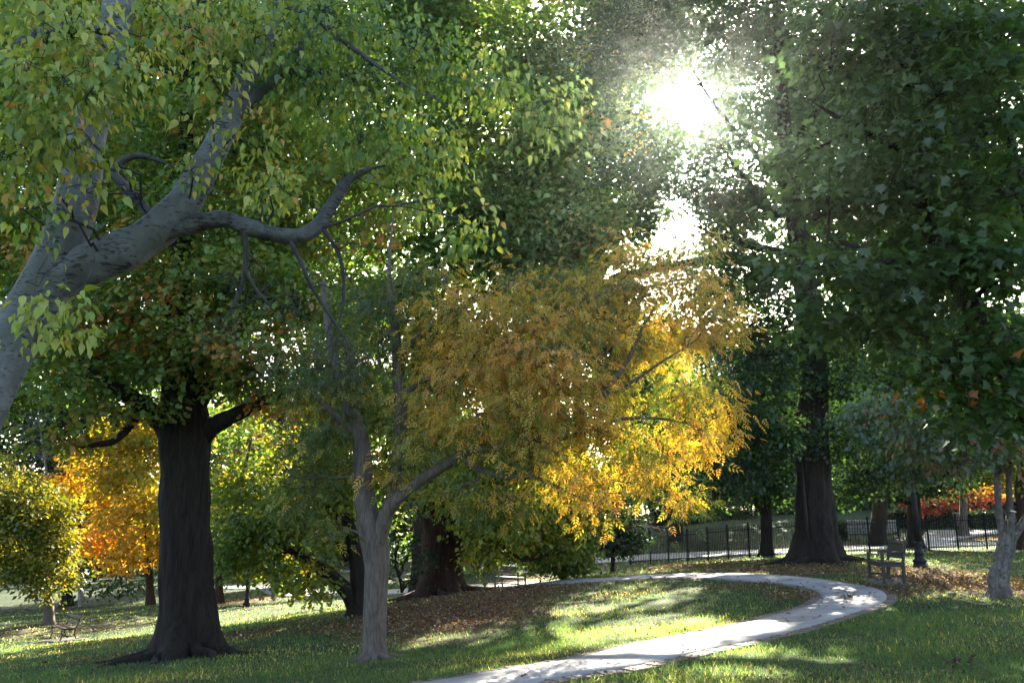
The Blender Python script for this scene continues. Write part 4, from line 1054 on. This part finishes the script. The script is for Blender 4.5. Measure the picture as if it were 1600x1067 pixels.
t = make('dark_tree', 104, 948, 68, 'dark blue green tree right of the yellow tree in the background', 'oak_bark')
tr(t, [(104,950,68,.36),(104,925,68,.36),(104,890,68,.35),(100,820,68,.35),(95,740,68,.22)], sides=16, flare=.5)
for a in [(100,830,68,80,55,4,.3),(60,760,69,90,70,5,.3),(140,750,70,90,70,5,.3),(160,870,69,60,30,3,.3),(30,850,69,60,50,3.5,.3),(80,660,70,120,70,5,.3),(10,640,70,90,90,5,.3),(190,660,71,100,80,5,.3)]:
    Lo(t, *a[:6], leaf='diamond', size=.42, lai=2.3, m=46, spread=1.2, tint=a[6], tvar=.2)
t.finish(LM['deep'])
t = make('broad_shrub', 185, 938, 66, 'low spreading dark green shrub on the far lawn under the orange maple', 'brown_bark', 'shrub')
t._nodes([t.base + np.array([0,0,.3])], [.1])
for a in [(185,915,66,45,18,2.4),(150,925,66,25,12,1.5),(215,918,66,28,14,1.6)]:
    Lo(t, *a, leaf='diamond', size=.26, lai=3, m=40, spread=.8, tint=.5, tvar=.2)
t.finish(LM['deep'])

# ---- 17 tall trees that close the canopy behind
def tall(name, px, py, d, r, label, lobes, mat, bark='brown_bark', size=.35, lai=3.5, topy=100, carve=True):
    t = make(name, px, py, d, label, bark)
    ys = np.linspace(py+3, topy, 8)
    tr(t, [(px + 6*math.sin(i*1.3+px), y, d, r*(1-.85*i/7.)) for i, y in enumerate(ys)], sides=16, flare=.4)
    for a in lobes:
        carve_ = 'glow' if len(a) > 8 else carve
        Lo(t, *a[:6], leaf='diamond', size=size, lai=a[7] if len(a) > 7 else lai, m=46, spread=size*4, tint=a[6], tvar=.22, flat=.5, carve=carve_)
    t.finish(mat)
tall('tall_tree', 655, 912, 46, .4, 'tall green tree hidden behind the golden crown, filling the upper middle', [
    (640,420,45,110,80,4,.3),(760,360,45,110,90,4.5,.35),(600,250,45,130,110,5,.3),(740,200,45,130,110,5,.35),(860,270,45,100,100,4.5,.45),(650,80,46,160,100,5.5,.3),(820,90,46,140,100,5.5,.35),(920,380,45,60,60,3,.5),(560,500,45,90,70,4,.3),(700,560,45,110,70,4,.35),(560,640,45,70,60,3.5,.35),(780,640,45,110,60,4,.35),(780,560,47,120,80,4,.35,3.0,'glow'),(900,500,47,90,60,4,.4,2.6,'glow'),(700,-60,47,220,80,6,.3),(850,500,45,90,70,4,.4),(820,400,46,90,70,4,.35,2.8),(660,10,46,120,60,4,.35),(770,440,46,80,50,3.5,.4,3.4,'glow'),(950,200,46,70,70,3.5,.4),(780,330,47,100,80,4,.35),(980,60,46,90,70,4,.4),(890,160,46,80,70,4,.4),(930,330,46,60,60,3.5,.45),(610,640,45,90,60,3.5,.4)], LM['mid'])
tall('teal_tree', 905, 895, 52, .4, 'blue green tree under the sun gap left of the tall dark trunk', [
    (960,320,51,55,60,4,.5,2.2),(900,200,51,90,80,5,.4),(930,100,51,90,60,5,.4),(880,400,51,90,60,4,.4),(990,400,51,40,30,2.5,.5,1.6),(850,310,51,80,80,4,.4),(940,470,51,80,50,4,.4),(1050,250,52,80,60,4.5,.45,2.6),(1010,300,52,50,60,3.5,.5,2.6),(1120,330,52,80,80,4.5,.4,2.6),(1130,150,52,80,80,4.5,.4,2.6),(1040,60,52,80,60,4.5,.4,2.6),(1000,200,52,60,60,3.5,.45,2.4),(1120,460,52,70,60,4,.4,2.6),(1050,420,52,50,40,3,.4,2.0),(1020,520,52,90,50,4,.4,2.4),(900,560,51,110,70,4.5,.3),(980,620,51,90,50,4,.4,1.8),(960,0,52,150,70,6,.4)], LM['deep'], size=.36)
tall('backing_tree', 1370, 850, 47, .4, 'dark tree behind the maple near the house at right', [
    (1380,420,46,120,100,5,.3),(1300,300,46,90,100,4.5,.3),(1430,250,46,130,120,5.5,.3),(1550,300,46,120,130,5.5,.3),(1350,130,47,140,100,6,.3),(1520,100,47,160,120,6,.3),(1540,520,46,100,90,4.5,.3),(1250,180,47,70,80,4,.3),(1420,-40,48,260,90,7,.3)], LM['deep'], size=.38, topy=150)
tall('hillside_tree', 480, 902, 74, .4, 'green tree in the distance between the oak and the leaning trunk', [
    (420,690,73,100,70,6,.35),(520,760,73,90,70,5,.4),(350,640,74,110,70,7,.3),(520,640,74,120,80,7,.3),(450,830,73,90,40,4,.3),(560,840,73,70,40,4,.35),(320,760,73,70,60,4,.35)], LM['mid'], size=.38, topy=640, carve='glow')
tall('distant_lawn_tree', 395, 905, 95, .35, 'pale distant tree seen between the big oak and the leaning trunk', [(400,700,94,80,60,6,.5),(370,650,95,70,50,6,.5),(440,640,95,80,50,6,.45),(400,780,94,70,50,5,.45)], LM['yellowgreen'], size=.5, lai=3.4, topy=680, carve='glow')
tall('distant_green_tree', 770, 885, 66, .4, 'green tree in the distance behind the back bench', [
    (770,800,65,90,55,5,.4),(720,720,66,90,60,5,.35),(830,720,66,90,60,5,.4),(700,850,65,70,35,3.5,.3),(850,850,65,70,35,3.5,.3),(770,620,67,140,80,6,.3)], LM['mid'], size=.34, topy=620)
tall('path_bend_tree', 1055, 866, 58, .35, 'tree behind the tip of the golden crown beyond the road', [
    (1060,760,57,70,45,4,.3),(1010,710,57,60,45,3.5,.35,1.8),(1110,700,57,70,50,4,.3),(1060,630,58,80,50,4,.4,1.5)], LM['mid'], size=.3, topy=640)
for px_, py_, d_, lab_ in [(1020,812,80,'dark tree added to shade the lawn bank behind the tip of the golden crown'),(1120,808,84,'dark tree added to shade the lawn bank left of the fence side tree'),(1235,800,82,'dark tree added to shade the lawn bank just left of the huge trunk'),(1335,797,88,'dark tree added for shade over the house with the white porch'),(1450,797,84,'dark tree added for shade behind the orange red shrub'),(1570,797,82,'dark tree added for shade in the far distance at the right edge')]:
    tall('bank_shade_tree', px_, py_, d_, .35, lab_, [(px_-10,py_-70,d_-1,55,40,5,.4),(px_+25,py_-130,d_,65,50,5,.4),(px_-25,py_-190,d_,65,50,5,.4),(px_+10,py_-250,d_+1,60,50,5,.4),(px_+30,py_-40,d_-1,40,26,3,.3)], LM['deep'], size=.46, lai=3.4, topy=py_-220, carve='glow')  # tree row added to shade the bank, its leaf colour darkened as well
tall('left_canopy_tree', -60, 960, 52, .5, 'dark green tree filling the upper left behind the pale trunk', [
    (-20,560,51,110,80,5,.3),(90,440,51,130,90,5.5,.3),(-10,330,51,120,120,5.5,.3),(150,250,52,150,110,6,.3),(20,130,52,160,120,6,.3),(190,80,53,160,110,6,.3),(60,-40,53,240,80,7,.3)], LM['mid'], size=.43)
tall('middle_canopy_tree', 440, 925, 58, .45, 'green tree behind the crown of the big oak', [
    (330,400,57,140,100,6,.3),(470,350,57,140,110,6,.3),(400,200,57,170,120,7,.3),(250,280,57,130,110,6,.3),(430,60,58,200,110,7,.3),(300,520,57,120,70,5,.3),(500,500,57,110,80,5,.35),(230,560,58,120,55,4,.3,3.4,'glow'),(400,575,58,120,50,4,.35,3.4,'glow'),(110,560,58,90,60,4,.3,3.4,'glow')], LM['mid'], size=.43)

# ------------------------------------------------------------------ far wood and hedges
def far_wood():
    base = []
    V, Fs, Ts = [], [], []; b = 0
    for i in range(95):
        x = -130 + 270*i/94 + rng.normal(0, 2); y = rng.uniform(96, 125)
        h = rng.uniform(11, 15) if x < -15 else rng.uniform(15, 20) if x < 8 else rng.uniform(19, 25)
        z = float(height(x, y))
        for k in range(12):
            c = np.array([x, y, z + h*.5]) + rng.normal(0, 1, 3)*np.array([2.4, 1.5, h*.26])
            n = 42
            pos = c + rng.normal(0, 1, (n, 3))*np.array([1.5, 1.5, 1.3])
            pos[:, 2] = np.maximum(pos[:, 2], z+.1)
            R = frames(rng.normal(0, 1, (n, 3)), np.clip(rng.normal(.5, .4, n), -.5, 1.3), rng.normal(0, .6, n))
            v, f, kk = instance('diamond', pos, R, 1.25*np.exp(rng.normal(0, .25, n)))
            V.append(v); Fs.append(f+b); Ts.append(np.repeat(np.clip(.35 + rng.normal(0, .15) + rng.normal(0, .1, n), 0, 1), kk)); b += len(v)
    o = link('far_wood', tri_mesh('far_wood', np.concatenate(V), np.concatenate(Fs), np.concatenate(Ts)), LM['deep'])
    tag(o, 'dark wood closing the view along the far side of the park', 'wood', kind='stuff')
far_wood()

def hedge(px0, px1, pyb, pyt, d, depth, label):
    a, b = on_ground(px0, pyb, d), on_ground(px1, pyb, d)
    h = (pyb - pyt)/F*d
    L = np.linalg.norm(b[:2]-a[:2]); n = int(900*L*(h+depth)/3)
    u = rng.random((n, 3)); face = rng.random(n)
    # on the shell of a rounded box
    u[face < .45, 1] = rng.random((face < .45).sum())*.12
    u[(face >= .45) & (face < .8), 2] = 1 - rng.random(((face >= .45) & (face < .8)).sum())*.1
    pos = a + (b-a)*u[:, :1] + np.stack([np.zeros(n), u[:, 1]*depth, np.zeros(n)], 1)
    pos[:, 2] = height(pos[:, 0], pos[:, 1]) + u[:, 2]*h
    pos += rng.normal(0, .03, pos.shape)
    R = frames(rng.normal(0, 1, (n, 3)), rng.normal(.3, .5, n), rng.normal(0, .8, n))
    v, f, k = instance('diamond', pos, R, .13*np.exp(rng.normal(0, .2, n)))
    root = empty('clipped_hedge', (a+b)/2, label, 'hedge')
    c0 = np.array(root.location)
    o = link('foliage', tri_mesh('foliage', v-c0, f, np.repeat(rng.random(n), k)), LM['hedge'], root); o['kind'] = 'stuff'
    mb = MB(); ang = math.atan2(b[1]-a[1], b[0]-a[0])
    mb.box((0, depth/2, h*.44), (L*.96, depth*.8, h*.86), Matrix.Rotation(ang, 3, 'Z'))
    mb.build('stems', M['oak_bark'], root)
hedge(1290, 1326, 839, 815, 54, 1.6, 'low dark clipped hedge just right of the huge trunk')
hedge(1400, 1494, 830, 803, 59, 1.8, 'long dark clipped hedge between the two stretches of stone wall')
hedge(1524, 1590, 826, 802, 58, 1.8, 'dark clipped hedge right of the short stone wall')
hedge(1480, 1600, 805, 775, 66, 2.0, 'tall green hedge behind the red shrub')
hedge(1020, 1180, 812, 786, 66, 2.5, 'dark hedge at the top of the lawn bank left of the huge trunk')
hedge(1190, 1300, 800, 776, 70, 2.5, 'dark hedge at the top of the lawn bank behind the huge trunk')
hedge(1310, 1430, 812, 780, 72, 2.5, 'shaggy dark hedge in front of the white porch posts')

# ------------------------------------------------------------------ stone wall
def stone_wall(px0, px1, pyb, pyt, d, label):
    a, b = on_ground(px0, pyb, d), on_ground(px1, pyb, d)
    a[2] = b[2] = min(a[2], b[2]) - .05
    h = (pyb-pyt)/F*d; L = float(np.linalg.norm((b-a)[:2])); ang = math.atan2(b[1]-a[1], b[0]-a[0])
    root = empty('stone_wall', a, label, 'wall', rz=ang)
    mb = MB(); mb.box((L/2, .25, h*.48), (L, .36, h*.94)); mb.build('core', M['mortar'], root)
    vars_ = []
    for k in range(8):
        m = MB(); m.box((0, 0, 0), (1, 1, 1), None, .12)
        me = bpy.data.meshes.new('stone'); me.from_pydata(m.v, [], m.f)
        for v in me.vertices: v.co += Vector((random.uniform(-.06,.06), random.uniform(-.06,.06), random.uniform(-.08,.08)))
        me.materials.append(M['stone']); vars_.append(me)
    z = 0.0; row = 0; rows = max(4, int(h/.17))
    while row < rows:
        hh = h/rows; x = 0.0
        while x < L:
            wd = random.uniform(.2, .5)
            if x + wd > L: wd = L - x
            if wd > .08:
                o = bpy.data.objects.new('stone', random.choice(vars_)); COL.objects.link(o); o.parent = root
                o.location = (x+wd/2, .05 + random.uniform(-.02, .02), z + hh/2); o.scale = (wd-.03, .2, hh-.025)
                o.rotation_euler = (0, 0, math.pi*random.randint(0, 1))
            x += wd
        z += hh; row += 1
stone_wall(1325, 1402, 837, 815, 57, 'long pale grey stone wall behind the slim dark trunk')
stone_wall(1492, 1526, 829, 808, 60, 'short pale grey stone wall beside the slim grey trunk')

# ------------------------------------------------------------------ iron fence
def iron_fence():
    pts = np.array([on_ground(*q) for q in [(985,882,47),(1015,880,46),(1104,874,42.5),(1209,869,38.6),(1330,866,38),(1450,860,38.5),(1560,856,39),(1680,852,39.5)]])
    seg = np.linalg.norm(np.diff(pts[:, :2], axis=0), axis=1); s = np.concatenate([[0], np.cumsum(seg)])
    def at(t):
        x, y = np.interp(t, s, pts[:, 0]), np.interp(t, s, pts[:, 1])
        return np.array([x, y, float(height(x, y))])
    root = empty('iron_fence', at(0), 'long black iron picket fence crossing behind the path and lamp post', 'fence')
    base = at(0); H = 1.45; pan = 1.4
    pm = MB(); pm.box((0, 0, H/2+.02), (.018, .018, H-.02)); pk = bpy.data.meshes.new('picket'); pk.from_pydata(pm.v, [], pm.f); pk.materials.append(M['fence'])
    qm = MB(); qm.box((0, 0, H/2+.03), (.065, .065, H+.1), None, .004); qm.box((0, 0, H+.1), (.085, .085, .03), None, .006)
    po = bpy.data.meshes.new('post'); po.from_pydata(qm.v, [], qm.f); po.materials.append(M['fence'])
    def put(name, me, p, a):
        o = bpy.data.objects.new(name, me); COL.objects.link(o); o.parent = root; o.location = tuple(p-base); o.rotation_euler = (0, 0, a)
    n = int(s[-1]/pan); extra = MB(); cnt = 0
    for i in range(n+1):
        a = at(i*pan); b = at(min((i+1)*pan, s[-1])); ang = math.atan2(b[1]-a[1], b[0]-a[0]) if i < n else 0
        put('post', po, a, ang)
        if i == n: break
        for zz in (.14, H-.18):
            m = MB(); m.bar(a+[0,0,zz]-base, b+[0,0,zz]-base, .03, .035); m.build('rail', M['fence'], root)
        k = 12
        for j in range(1, k):
            p = a + (b-a)*j/k
            if cnt < 300: put('picket', pk, p, ang); cnt += 1
            else: extra.box(tuple(p-base+[0,0,H/2+.02]), (.018,.018,H-.02), Matrix.Rotation(ang, 3, 'Z'))
    if extra.v: extra.build('pickets', M['fence'], root)['kind'] = 'stuff'
iron_fence()

# ------------------------------------------------------------------ benches
def wooden_bench(loc, rz, L, label, arms=True):
    root = empty('wooden_bench', loc, label, 'bench', rz=rz)       # sits along local x, faces local -y
    W = M['bench_wood']; D = .50; sh = .43; bh = .92
    def part(name, f):
        m = MB(); f(m); return m.build(name, W, root)
    for sx in (-1, 1):
        x = sx*(L/2-.035)
        part('leg', lambda m: m.box((x, -D/2+.035, .31), (.065, .065, .66), None, .006))
        part('leg', lambda m: (m.bar((x, D/2-.035, -.02), (x, D/2-.035, sh), .065, .065, .006), m.bar((x, D/2-.035, sh-.01), (x, D/2+.06, bh), .065, .055, .006)))
        part('armrest', lambda m: (m.box((x, -.03, .66), (.085, D+.06, .032), None, .008)))
        part('end_rail', lambda m: (m.box((x, 0, sh-.05), (.045, D-.12, .07), None, .004), m.box((x, 0, .14), (.04, D-.12, .05), None, .004)))
    part('apron', lambda m: m.box((0, -D/2+.03, sh-.05), (L-.13, .03, .075), None, .004))
    part('back_apron', lambda m: m.box((0, D/2-.04, sh-.05), (L-.13, .03, .075), None, .004))
    part('stretcher', lambda m: m.box((0, 0, .14), (L-.1, .045, .045), None, .004))
    me = None
    for k in range(6):
        y = -D/2+.03 + k*.085
        m = MB(); m.box((0, 0, 0), (L-.145, .068, .024), None, .004); o = m.build('seat_slat', W, root); o.location = (0, y, sh)
    part('top_rail', lambda m: m.box((0, D/2+.052, bh-.03), (L-.13, .035, .09), Matrix.Rotation(-.19, 3, 'X'), .006))
    part('lower_rail', lambda m: m.box((0, D/2-.012, sh+.12), (L-.13, .035, .06), Matrix.Rotation(-.19, 3, 'X'), .004))
    n = int((L-.2)/.095)
    for k in range(n):
        x = -(L-.2)/2 + (k+.5)*(L-.2)/n
        part('back_slat', lambda m: m.bar((x, D/2-.005, sh+.14), (x, D/2+.045, bh-.07), .016, .05))
    return root
def pad(name, c, sx, sy, rz, label):
    m = MB(); q = on_ground(*c); r = Matrix.Rotation(rz, 3, 'Z')
    V = []; k = 6
    for i in range(k):
        for j in range(k):
            v = r @ Vector(((i/(k-1)-.5)*sx, (j/(k-1)-.5)*sy, 0)); V.append((v.x, v.y, float(height(q[0]+v.x, q[1]+v.y)) - q[2] + .03))
    Fs = [(i*k+j, (i+1)*k+j, (i+1)*k+j+1, i*k+j+1) for i in range(k-1) for j in range(k-1)]
    b = len(V); V += [(x, y, z-.1) for x, y, z in V]
    ring = [i*k for i in range(k)] + [(k-1)*k+j for j in range(1, k)] + [i*k+k-1 for i in range(k-2, -1, -1)] + [j for j in range(k-2, 0, -1)]
    Fs += [(ring[i], b+ring[i], b+ring[(i+1) % len(ring)], ring[(i+1) % len(ring)]) for i in range(len(ring))]
    m.poly(V, Fs); o = m.build(name, M['old_concrete'], None, q); o['kind'] = 'structure'; return q
def tilt_to_ground(o):
    x, y = o.location.x, o.location.y; o.location.z = float(height(x, y)) + .03

# right: seen end-on, faces left towards the path
q = pad('bench_pad', (1386,909,20.4), .8, 1.5, math.radians(-8), None)
b = wooden_bench((q[0], q[1], q[2]+.03), math.radians(-98), 1.25, 'weathered grey wooden bench beside the bend of the path near the lamp post')
# middle: seen from behind, faces the path
p0 = on_ground(797, 917, 39.5)
b = wooden_bench(p0 + [0, 0, 0], math.radians(180-48), 1.6, 'slatted wooden bench seen from behind under the spreading green bush')

def iron_bench(loc, rz, label):
    root = empty('iron_bench', loc, label, 'bench', rz=rz)
    L = 1.3
    for sx in (-1, 1):
        x = sx*(L/2-.08)
        m = MB(); m.tube([(x,-.30,0),(x,-.25,.06),(x,-.20,.2),(x,-.23,.36),(x,-.21,.42)], [.026,.022,.02,.02,.022], 8); m.build('leg', M['iron'], root)
        m = MB(); m.tube([(x,.32,0),(x,.26,.08),(x,.2,.22),(x,.2,.38),(x,.24,.48),(x,.30,.62),(x,.33,.78),(x,.38,.86)], [.026,.022,.02,.022,.022,.02,.02,.016], 8); m.build('leg', M['iron'], root)
        m = MB(); m.tube([(x,-.22,.415),(x,0,.40),(x,.22,.415)], [.02,.02,.02], 8); m.tube([(x,-.205,.2),(x,0,.17),(x,.2,.2)], [.014,.014,.014], 8); m.build('side_rail', M['iron'], root)
    m = MB(); m.tube([(-L/2+.08,0,.175),(L/2-.08,0,.175)], [.014,.014], 8); m.build('stretcher', M['iron'], root)
    for k in range(5):
        m = MB(); m.box((0, -.2+.095*k, .435), (L, .075, .03), None, .006); m.build('seat_slat', M['bench_red'], root)
    for z, y in ((.60, .27), (.78, .315)):
        m = MB(); m.box((0, y, z), (L, .028, .085), Matrix.Rotation(-.2, 3, 'X'), .006); m.build('back_slat', M['bench_red'], root)
q = pad('bench_slab', (92,1003,31.5), 1.6, 1.8, math.radians(40), None)
iron_bench((q[0]+.1, q[1]+.05, q[2]+.03), math.radians(-47), 'small iron bench with reddish slats on a concrete slab at the left')

# ------------------------------------------------------------------ lamp posts
def lamp(loc, label):
    root = empty('lamp_post', loc, label, 'lamp post', 'black park lamp posts')
    m = MB(); m.lathe([(.20,-.1),(.20,.05),(.17,.08),(.16,.14),(.185,.16),(.185,.20),(.13,.25),(.11,.34),(.125,.36),(.125,.40),(.095,.46),(.075,.62),(.09,.64),(.09,.67),(.07,.70)], 20); m.build('base', M['iron'], root)
    m = MB(); m.lathe([(.078,.69),(.072,1.6),(.06,3.05),(.065,3.07),(.065,3.11),(.045,3.13),(.05,3.2)], 18); m.build('pole', M['iron'], root)
    m = MB(); m.lathe([(.05,3.2),(.13,3.24),(.15,3.30),(.13,3.32)], 20); m.build('lantern_cup', M['iron'], root)
    m = MB(); m.lathe([(.125,3.32),(.20,3.45),(.215,3.6),(.18,3.75),(.12,3.82)], 20); m.build('globe', M['lamp_glass'], root)
    m = MB(); m.lathe([(.14,3.82),(.15,3.85),(.06,3.95),(.02,4.0),(.03,4.03),(.012,4.1)], 18); m.build('cap', M['iron'], root)
lamp(on_ground(1438, 886, 24), 'black fluted lamp post right of the wooden bench near the path bend')
lamp(on_ground(385, 947, 44), 'distant black lamp post in sunlight between the oak and leaning trunk')

# ------------------------------------------------------------------ house with a white porch, far right
def house():
    p = on_ground(1345, 795, 82); root = empty('house', p, 'dark house with white porch posts behind the hedges', 'house')
    m = MB(); m.box((0, 4, 2.6), (14, 7, 5.6)); m.build('wall', M['house'], root)
    m = MB(); m.poly([(-7.6,0,5.4),(7.6,0,5.4),(7.6,8,5.4),(-7.6,8,5.4),(-7.6,4,8.4),(7.6,4,8.4)], [(0,1,5,4),(2,3,4,5),(0,4,3),(1,2,5),(0,3,2,1)]); m.build('roof', M['roof'], root)
    m = MB(); m.box((0, -1.2, 2.95), (10, 2.3, .18)); m.build('porch_roof', M['roof'], root)
    m = MB(); m.box((0, -1.2, .15), (10, 2.2, .5)); m.build('porch_floor', M['stone'], root)
    for x in (-4.7, -2.6, 0.4, 2.6, 4.7):
        m = MB(); m.box((x, -2.1, 1.63), (.24, .24, 2.46), None, .02); m.box((x, -2.1, .47), (.36, .36, .14)); m.build('porch_post', M['white'], root)
    for x in (-5.5, -2.2, 2.2, 5.5):
        m = MB(); m.box((x, .47, 4.1), (1.1, .08, 1.3)); f = m.build('window', M['white'], root)
        m = MB(); m.box((x, .43, 4.1), (.92, .04, 1.1)); m.build('pane', M['glass'], f)
    m = MB(); m.box((-.9, .46, 1.5), (1.0, .1, 2.2)); m.build('door', M['white'], root)
house()

# ------------------------------------------------------------------ court screen far left
def court():
    a, b = on_ground(380, 908, 88), on_ground(560, 902, 88)
    root = empty('court_screen', a, 'dark blue screened court fence far beyond the left path', 'fence')
    n = 6
    for i in range(n+1):
        p = a + (b-a)*i/n - a
        m = MB(); m.tube([p + [0,0,-.2], p + [0,0,3.0]], [.05,.05], 8); m.build('post', M['iron'], root)
        if i < n:
            q = a + (b-a)*(i+1)/n - a; c = (p+q)/2
            m = MB(); m.box((c[0], c[1]+.02, c[2]+1.45), (np.linalg.norm((q-p)[:2])-.14, .03, 2.6)); m.build('screen_panel', M['screen'], root)
court()

# ------------------------------------------------------------------ grass and fallen leaves
def view_points(n, d0, d1, power=1.0):
    d = (d0**(1-power) + rng.random(n)*(d1**(1-power)-d0**(1-power)))**(1/(1-power)) if power != 1 else d0*np.exp(rng.random(n)*math.log(d1/d0))
    x = (rng.random(n)*2-1)*(0.68*d + 2.6)
    return x, d
def grass(n, d0, d1, h, wd, power):
    x, y = view_points(n, d0, d1, power)
    k = path_gap(x, y) > rng.uniform(.1, .27, len(x))
    x, y = x[k], y[k]
    k = rng.random(len(x)) > .85*litter(x, y)
    x, y = x[k], y[k]; m = len(x)
    # tufts: blades gather in clumps
    z = height(x, y)
    a = rng.random(m)*6.28; hh = h*np.exp(rng.normal(0, .35, m)); lean = rng.normal(0, .55, (m, 2))*hh[:, None]
    w2 = wd/2*np.stack([np.cos(a), np.sin(a)], 1)
    p = np.stack([x, y, z-.01], 1)
    V = np.stack([np.concatenate([p[:, :2]-w2, p[:, 2:]], 1), np.concatenate([p[:, :2]+w2, p[:, 2:]], 1), np.concatenate([p[:, :2]+lean, (z+hh)[:, None]], 1)], 1).reshape(-1, 3)
    patch = .5 + .25*np.sin(x*.9+1.3*np.sin(y*.7)) + .2*np.sin(y*1.7+x*.5)
    T = np.clip(.2 + .45*patch + rng.normal(0, .2, m) + .06, 0, 1)
    return V, T
gv, gt = [], []
for a in [(160000, 7, 15, .04, .011, 1.0), (105000, 13, 30, .045, .019, 1.0), (50000, 26, 66, .055, .04, 1.0)]:
    v, t_ = grass(*a); gv.append(v); gt.append(t_)
gv = np.concatenate(gv); gt = np.concatenate(gt)
o = link('grass', tri_mesh('grass', gv, np.arange(len(gv)).reshape(-1, 3), gt), LM['grass'])
tag(o, 'short green lawn grass covering the park around the path', 'grass', kind='stuff')

def fallen(n, d0, d1, size, base_p, power=1.0):
    x, y = view_points(n, d0, d1, power)
    gap = path_gap(x, y)
    k = (rng.random(n) < np.maximum(np.maximum(.75*litter(x, y), .16*np.exp(-np.maximum(gap, 0)/.25)), base_p*2.2*np.clip(np.sin(x*.8+1.7*np.sin(y*.45))+np.sin(y*.9+x*.35), 0, 2))) & (gap > .02)
    x, y = x[k], y[k]; m = len(x)
    pos = np.stack([x, y, height(x, y) + rng.uniform(.01, .05, m)], 1)
    R = frames(rng.normal(0, 1, (m, 3)), rng.normal(0, .35, m), rng.normal(0, .6, m))
    return pos, R, size*np.exp(rng.normal(0, .3, m))
fv, ff, ft = [], [], []; b = 0
for a in [(70000, 7, 20, .042, .04), (230000, 18, 34, .05, .05), (60000, 32, 66, .09, .04)]:
    pos, R, sz = fallen(*a)
    v, f, k = instance('diamond', pos, R, sz)
    fv.append(v); ff.append(f+b); b += len(v)
    ft.append(np.repeat(np.clip(rng.normal(.5, .28, len(pos)), 0, 1), k))
o = link('leaf_litter', tri_mesh('leaf_litter', np.concatenate(fv), np.concatenate(ff), np.concatenate(ft)), LM['litter'])
tag(o, 'brown and yellow autumn leaf litter scattered over the lawn', 'fallen leaves', kind='stuff')
N_TRIS += len(gt) + sum(len(f) for f in ff)

def curled(me_name, n, spread, size, tint):
    V, Fs, T = [], [], []; b = 0
    pos = rng.normal(0, 1, (n, 3))*spread*np.array([1, 1, .25]); pos[:, 2] = np.abs(pos[:, 2]) + .02
    R = frames(rng.normal(0, 1, (n, 3)), rng.normal(0, .7 if n > 1 else .12, n), rng.normal(0, 1.0 if n > 1 else .25, n))
    v, f, k = instance('oak', pos, R, size*np.exp(rng.normal(0, .2, n)))
    v[:, 2] = np.maximum(v[:, 2], .004)
    return tri_mesh(me_name, v, f, np.clip(np.repeat(rng.normal(tint, .1, n), k), 0, 1))
cl = [curled('leaf', 1, .001, .085, tt) for tt in (.1, .2, .3, .4)]
for i, (px, py, lab) in enumerate([(1328,938,'clump of dry brown oak leaves lying on the path at its bend'), (1445,952,'clump of dry brown leaves on the grass below the path bend'),
                                   (1502,1043,'largest clump of dry brown leaves on the shaded grass at lower right')]):
    p = G(px, py); root = empty('leaf_clump', p + [0, 0, .036 if i == 0 else .02], lab, 'leaf clump', rz=i*1.3)
    for j in range((12, 10, 15)[i]):
        o = link('leaf', cl[j % 4], LM['litter'], root, (rng.normal(0, .075), rng.normal(0, .075), abs(rng.normal(0, .012)) + .004))
        o.rotation_euler = (rng.normal(0, .5), rng.normal(0, .5), rng.random()*6.28)
lf = [curled('fallen_leaf', 1, .001, .11, tt) for tt in (.15, .35, .5, .7)]
k = 0
while k < 70:
    i = rng.integers(0, len(PC)*.62); s_ = rng.uniform(-.9, .9); p = PC[i] + (PB[i]-PA[i])/2*s_
    if rng.random() > (1.0 if p[1] > 14 else .3): continue
    p[2] = float(height_exact(p[0], p[1])) + .037
    o = link('fallen_leaf', lf[k % 4], LM['litter'], None, p); o.rotation_euler = (0, 0, rng.random()*6.28)
    tag(o, 'single dry brown leaf lying on the pale concrete path', 'leaf', 'fallen leaves on the path'); k += 1
print('TRIS', N_TRIS, sum(len(o.data.polygons) for o in bpy.data.objects if o.type=='MESH'))

# ------------------------------------------------------------------ haze volume added for the glow round the sun
if HAZE > 0:
    mb = MB(); mb.box((0, 150, 22), (810, 520, 62)); hm, hn, ho = new_mat('sun_glow_haze')
    vol = hn.nodes.new('ShaderNodeVolumePrincipled'); vol.inputs['Density'].default_value = HAZE; vol.inputs['Anisotropy'].default_value = 0.86
    vol.inputs['Color'].default_value = (.9, .95, 1, 1)
    hn.links.new(vol.outputs[0], ho.inputs['Volume'])
    o = mb.build('haze', hm); tag(o, 'thin haze volume added for the glow round the sun', 'haze', kind='stuff')
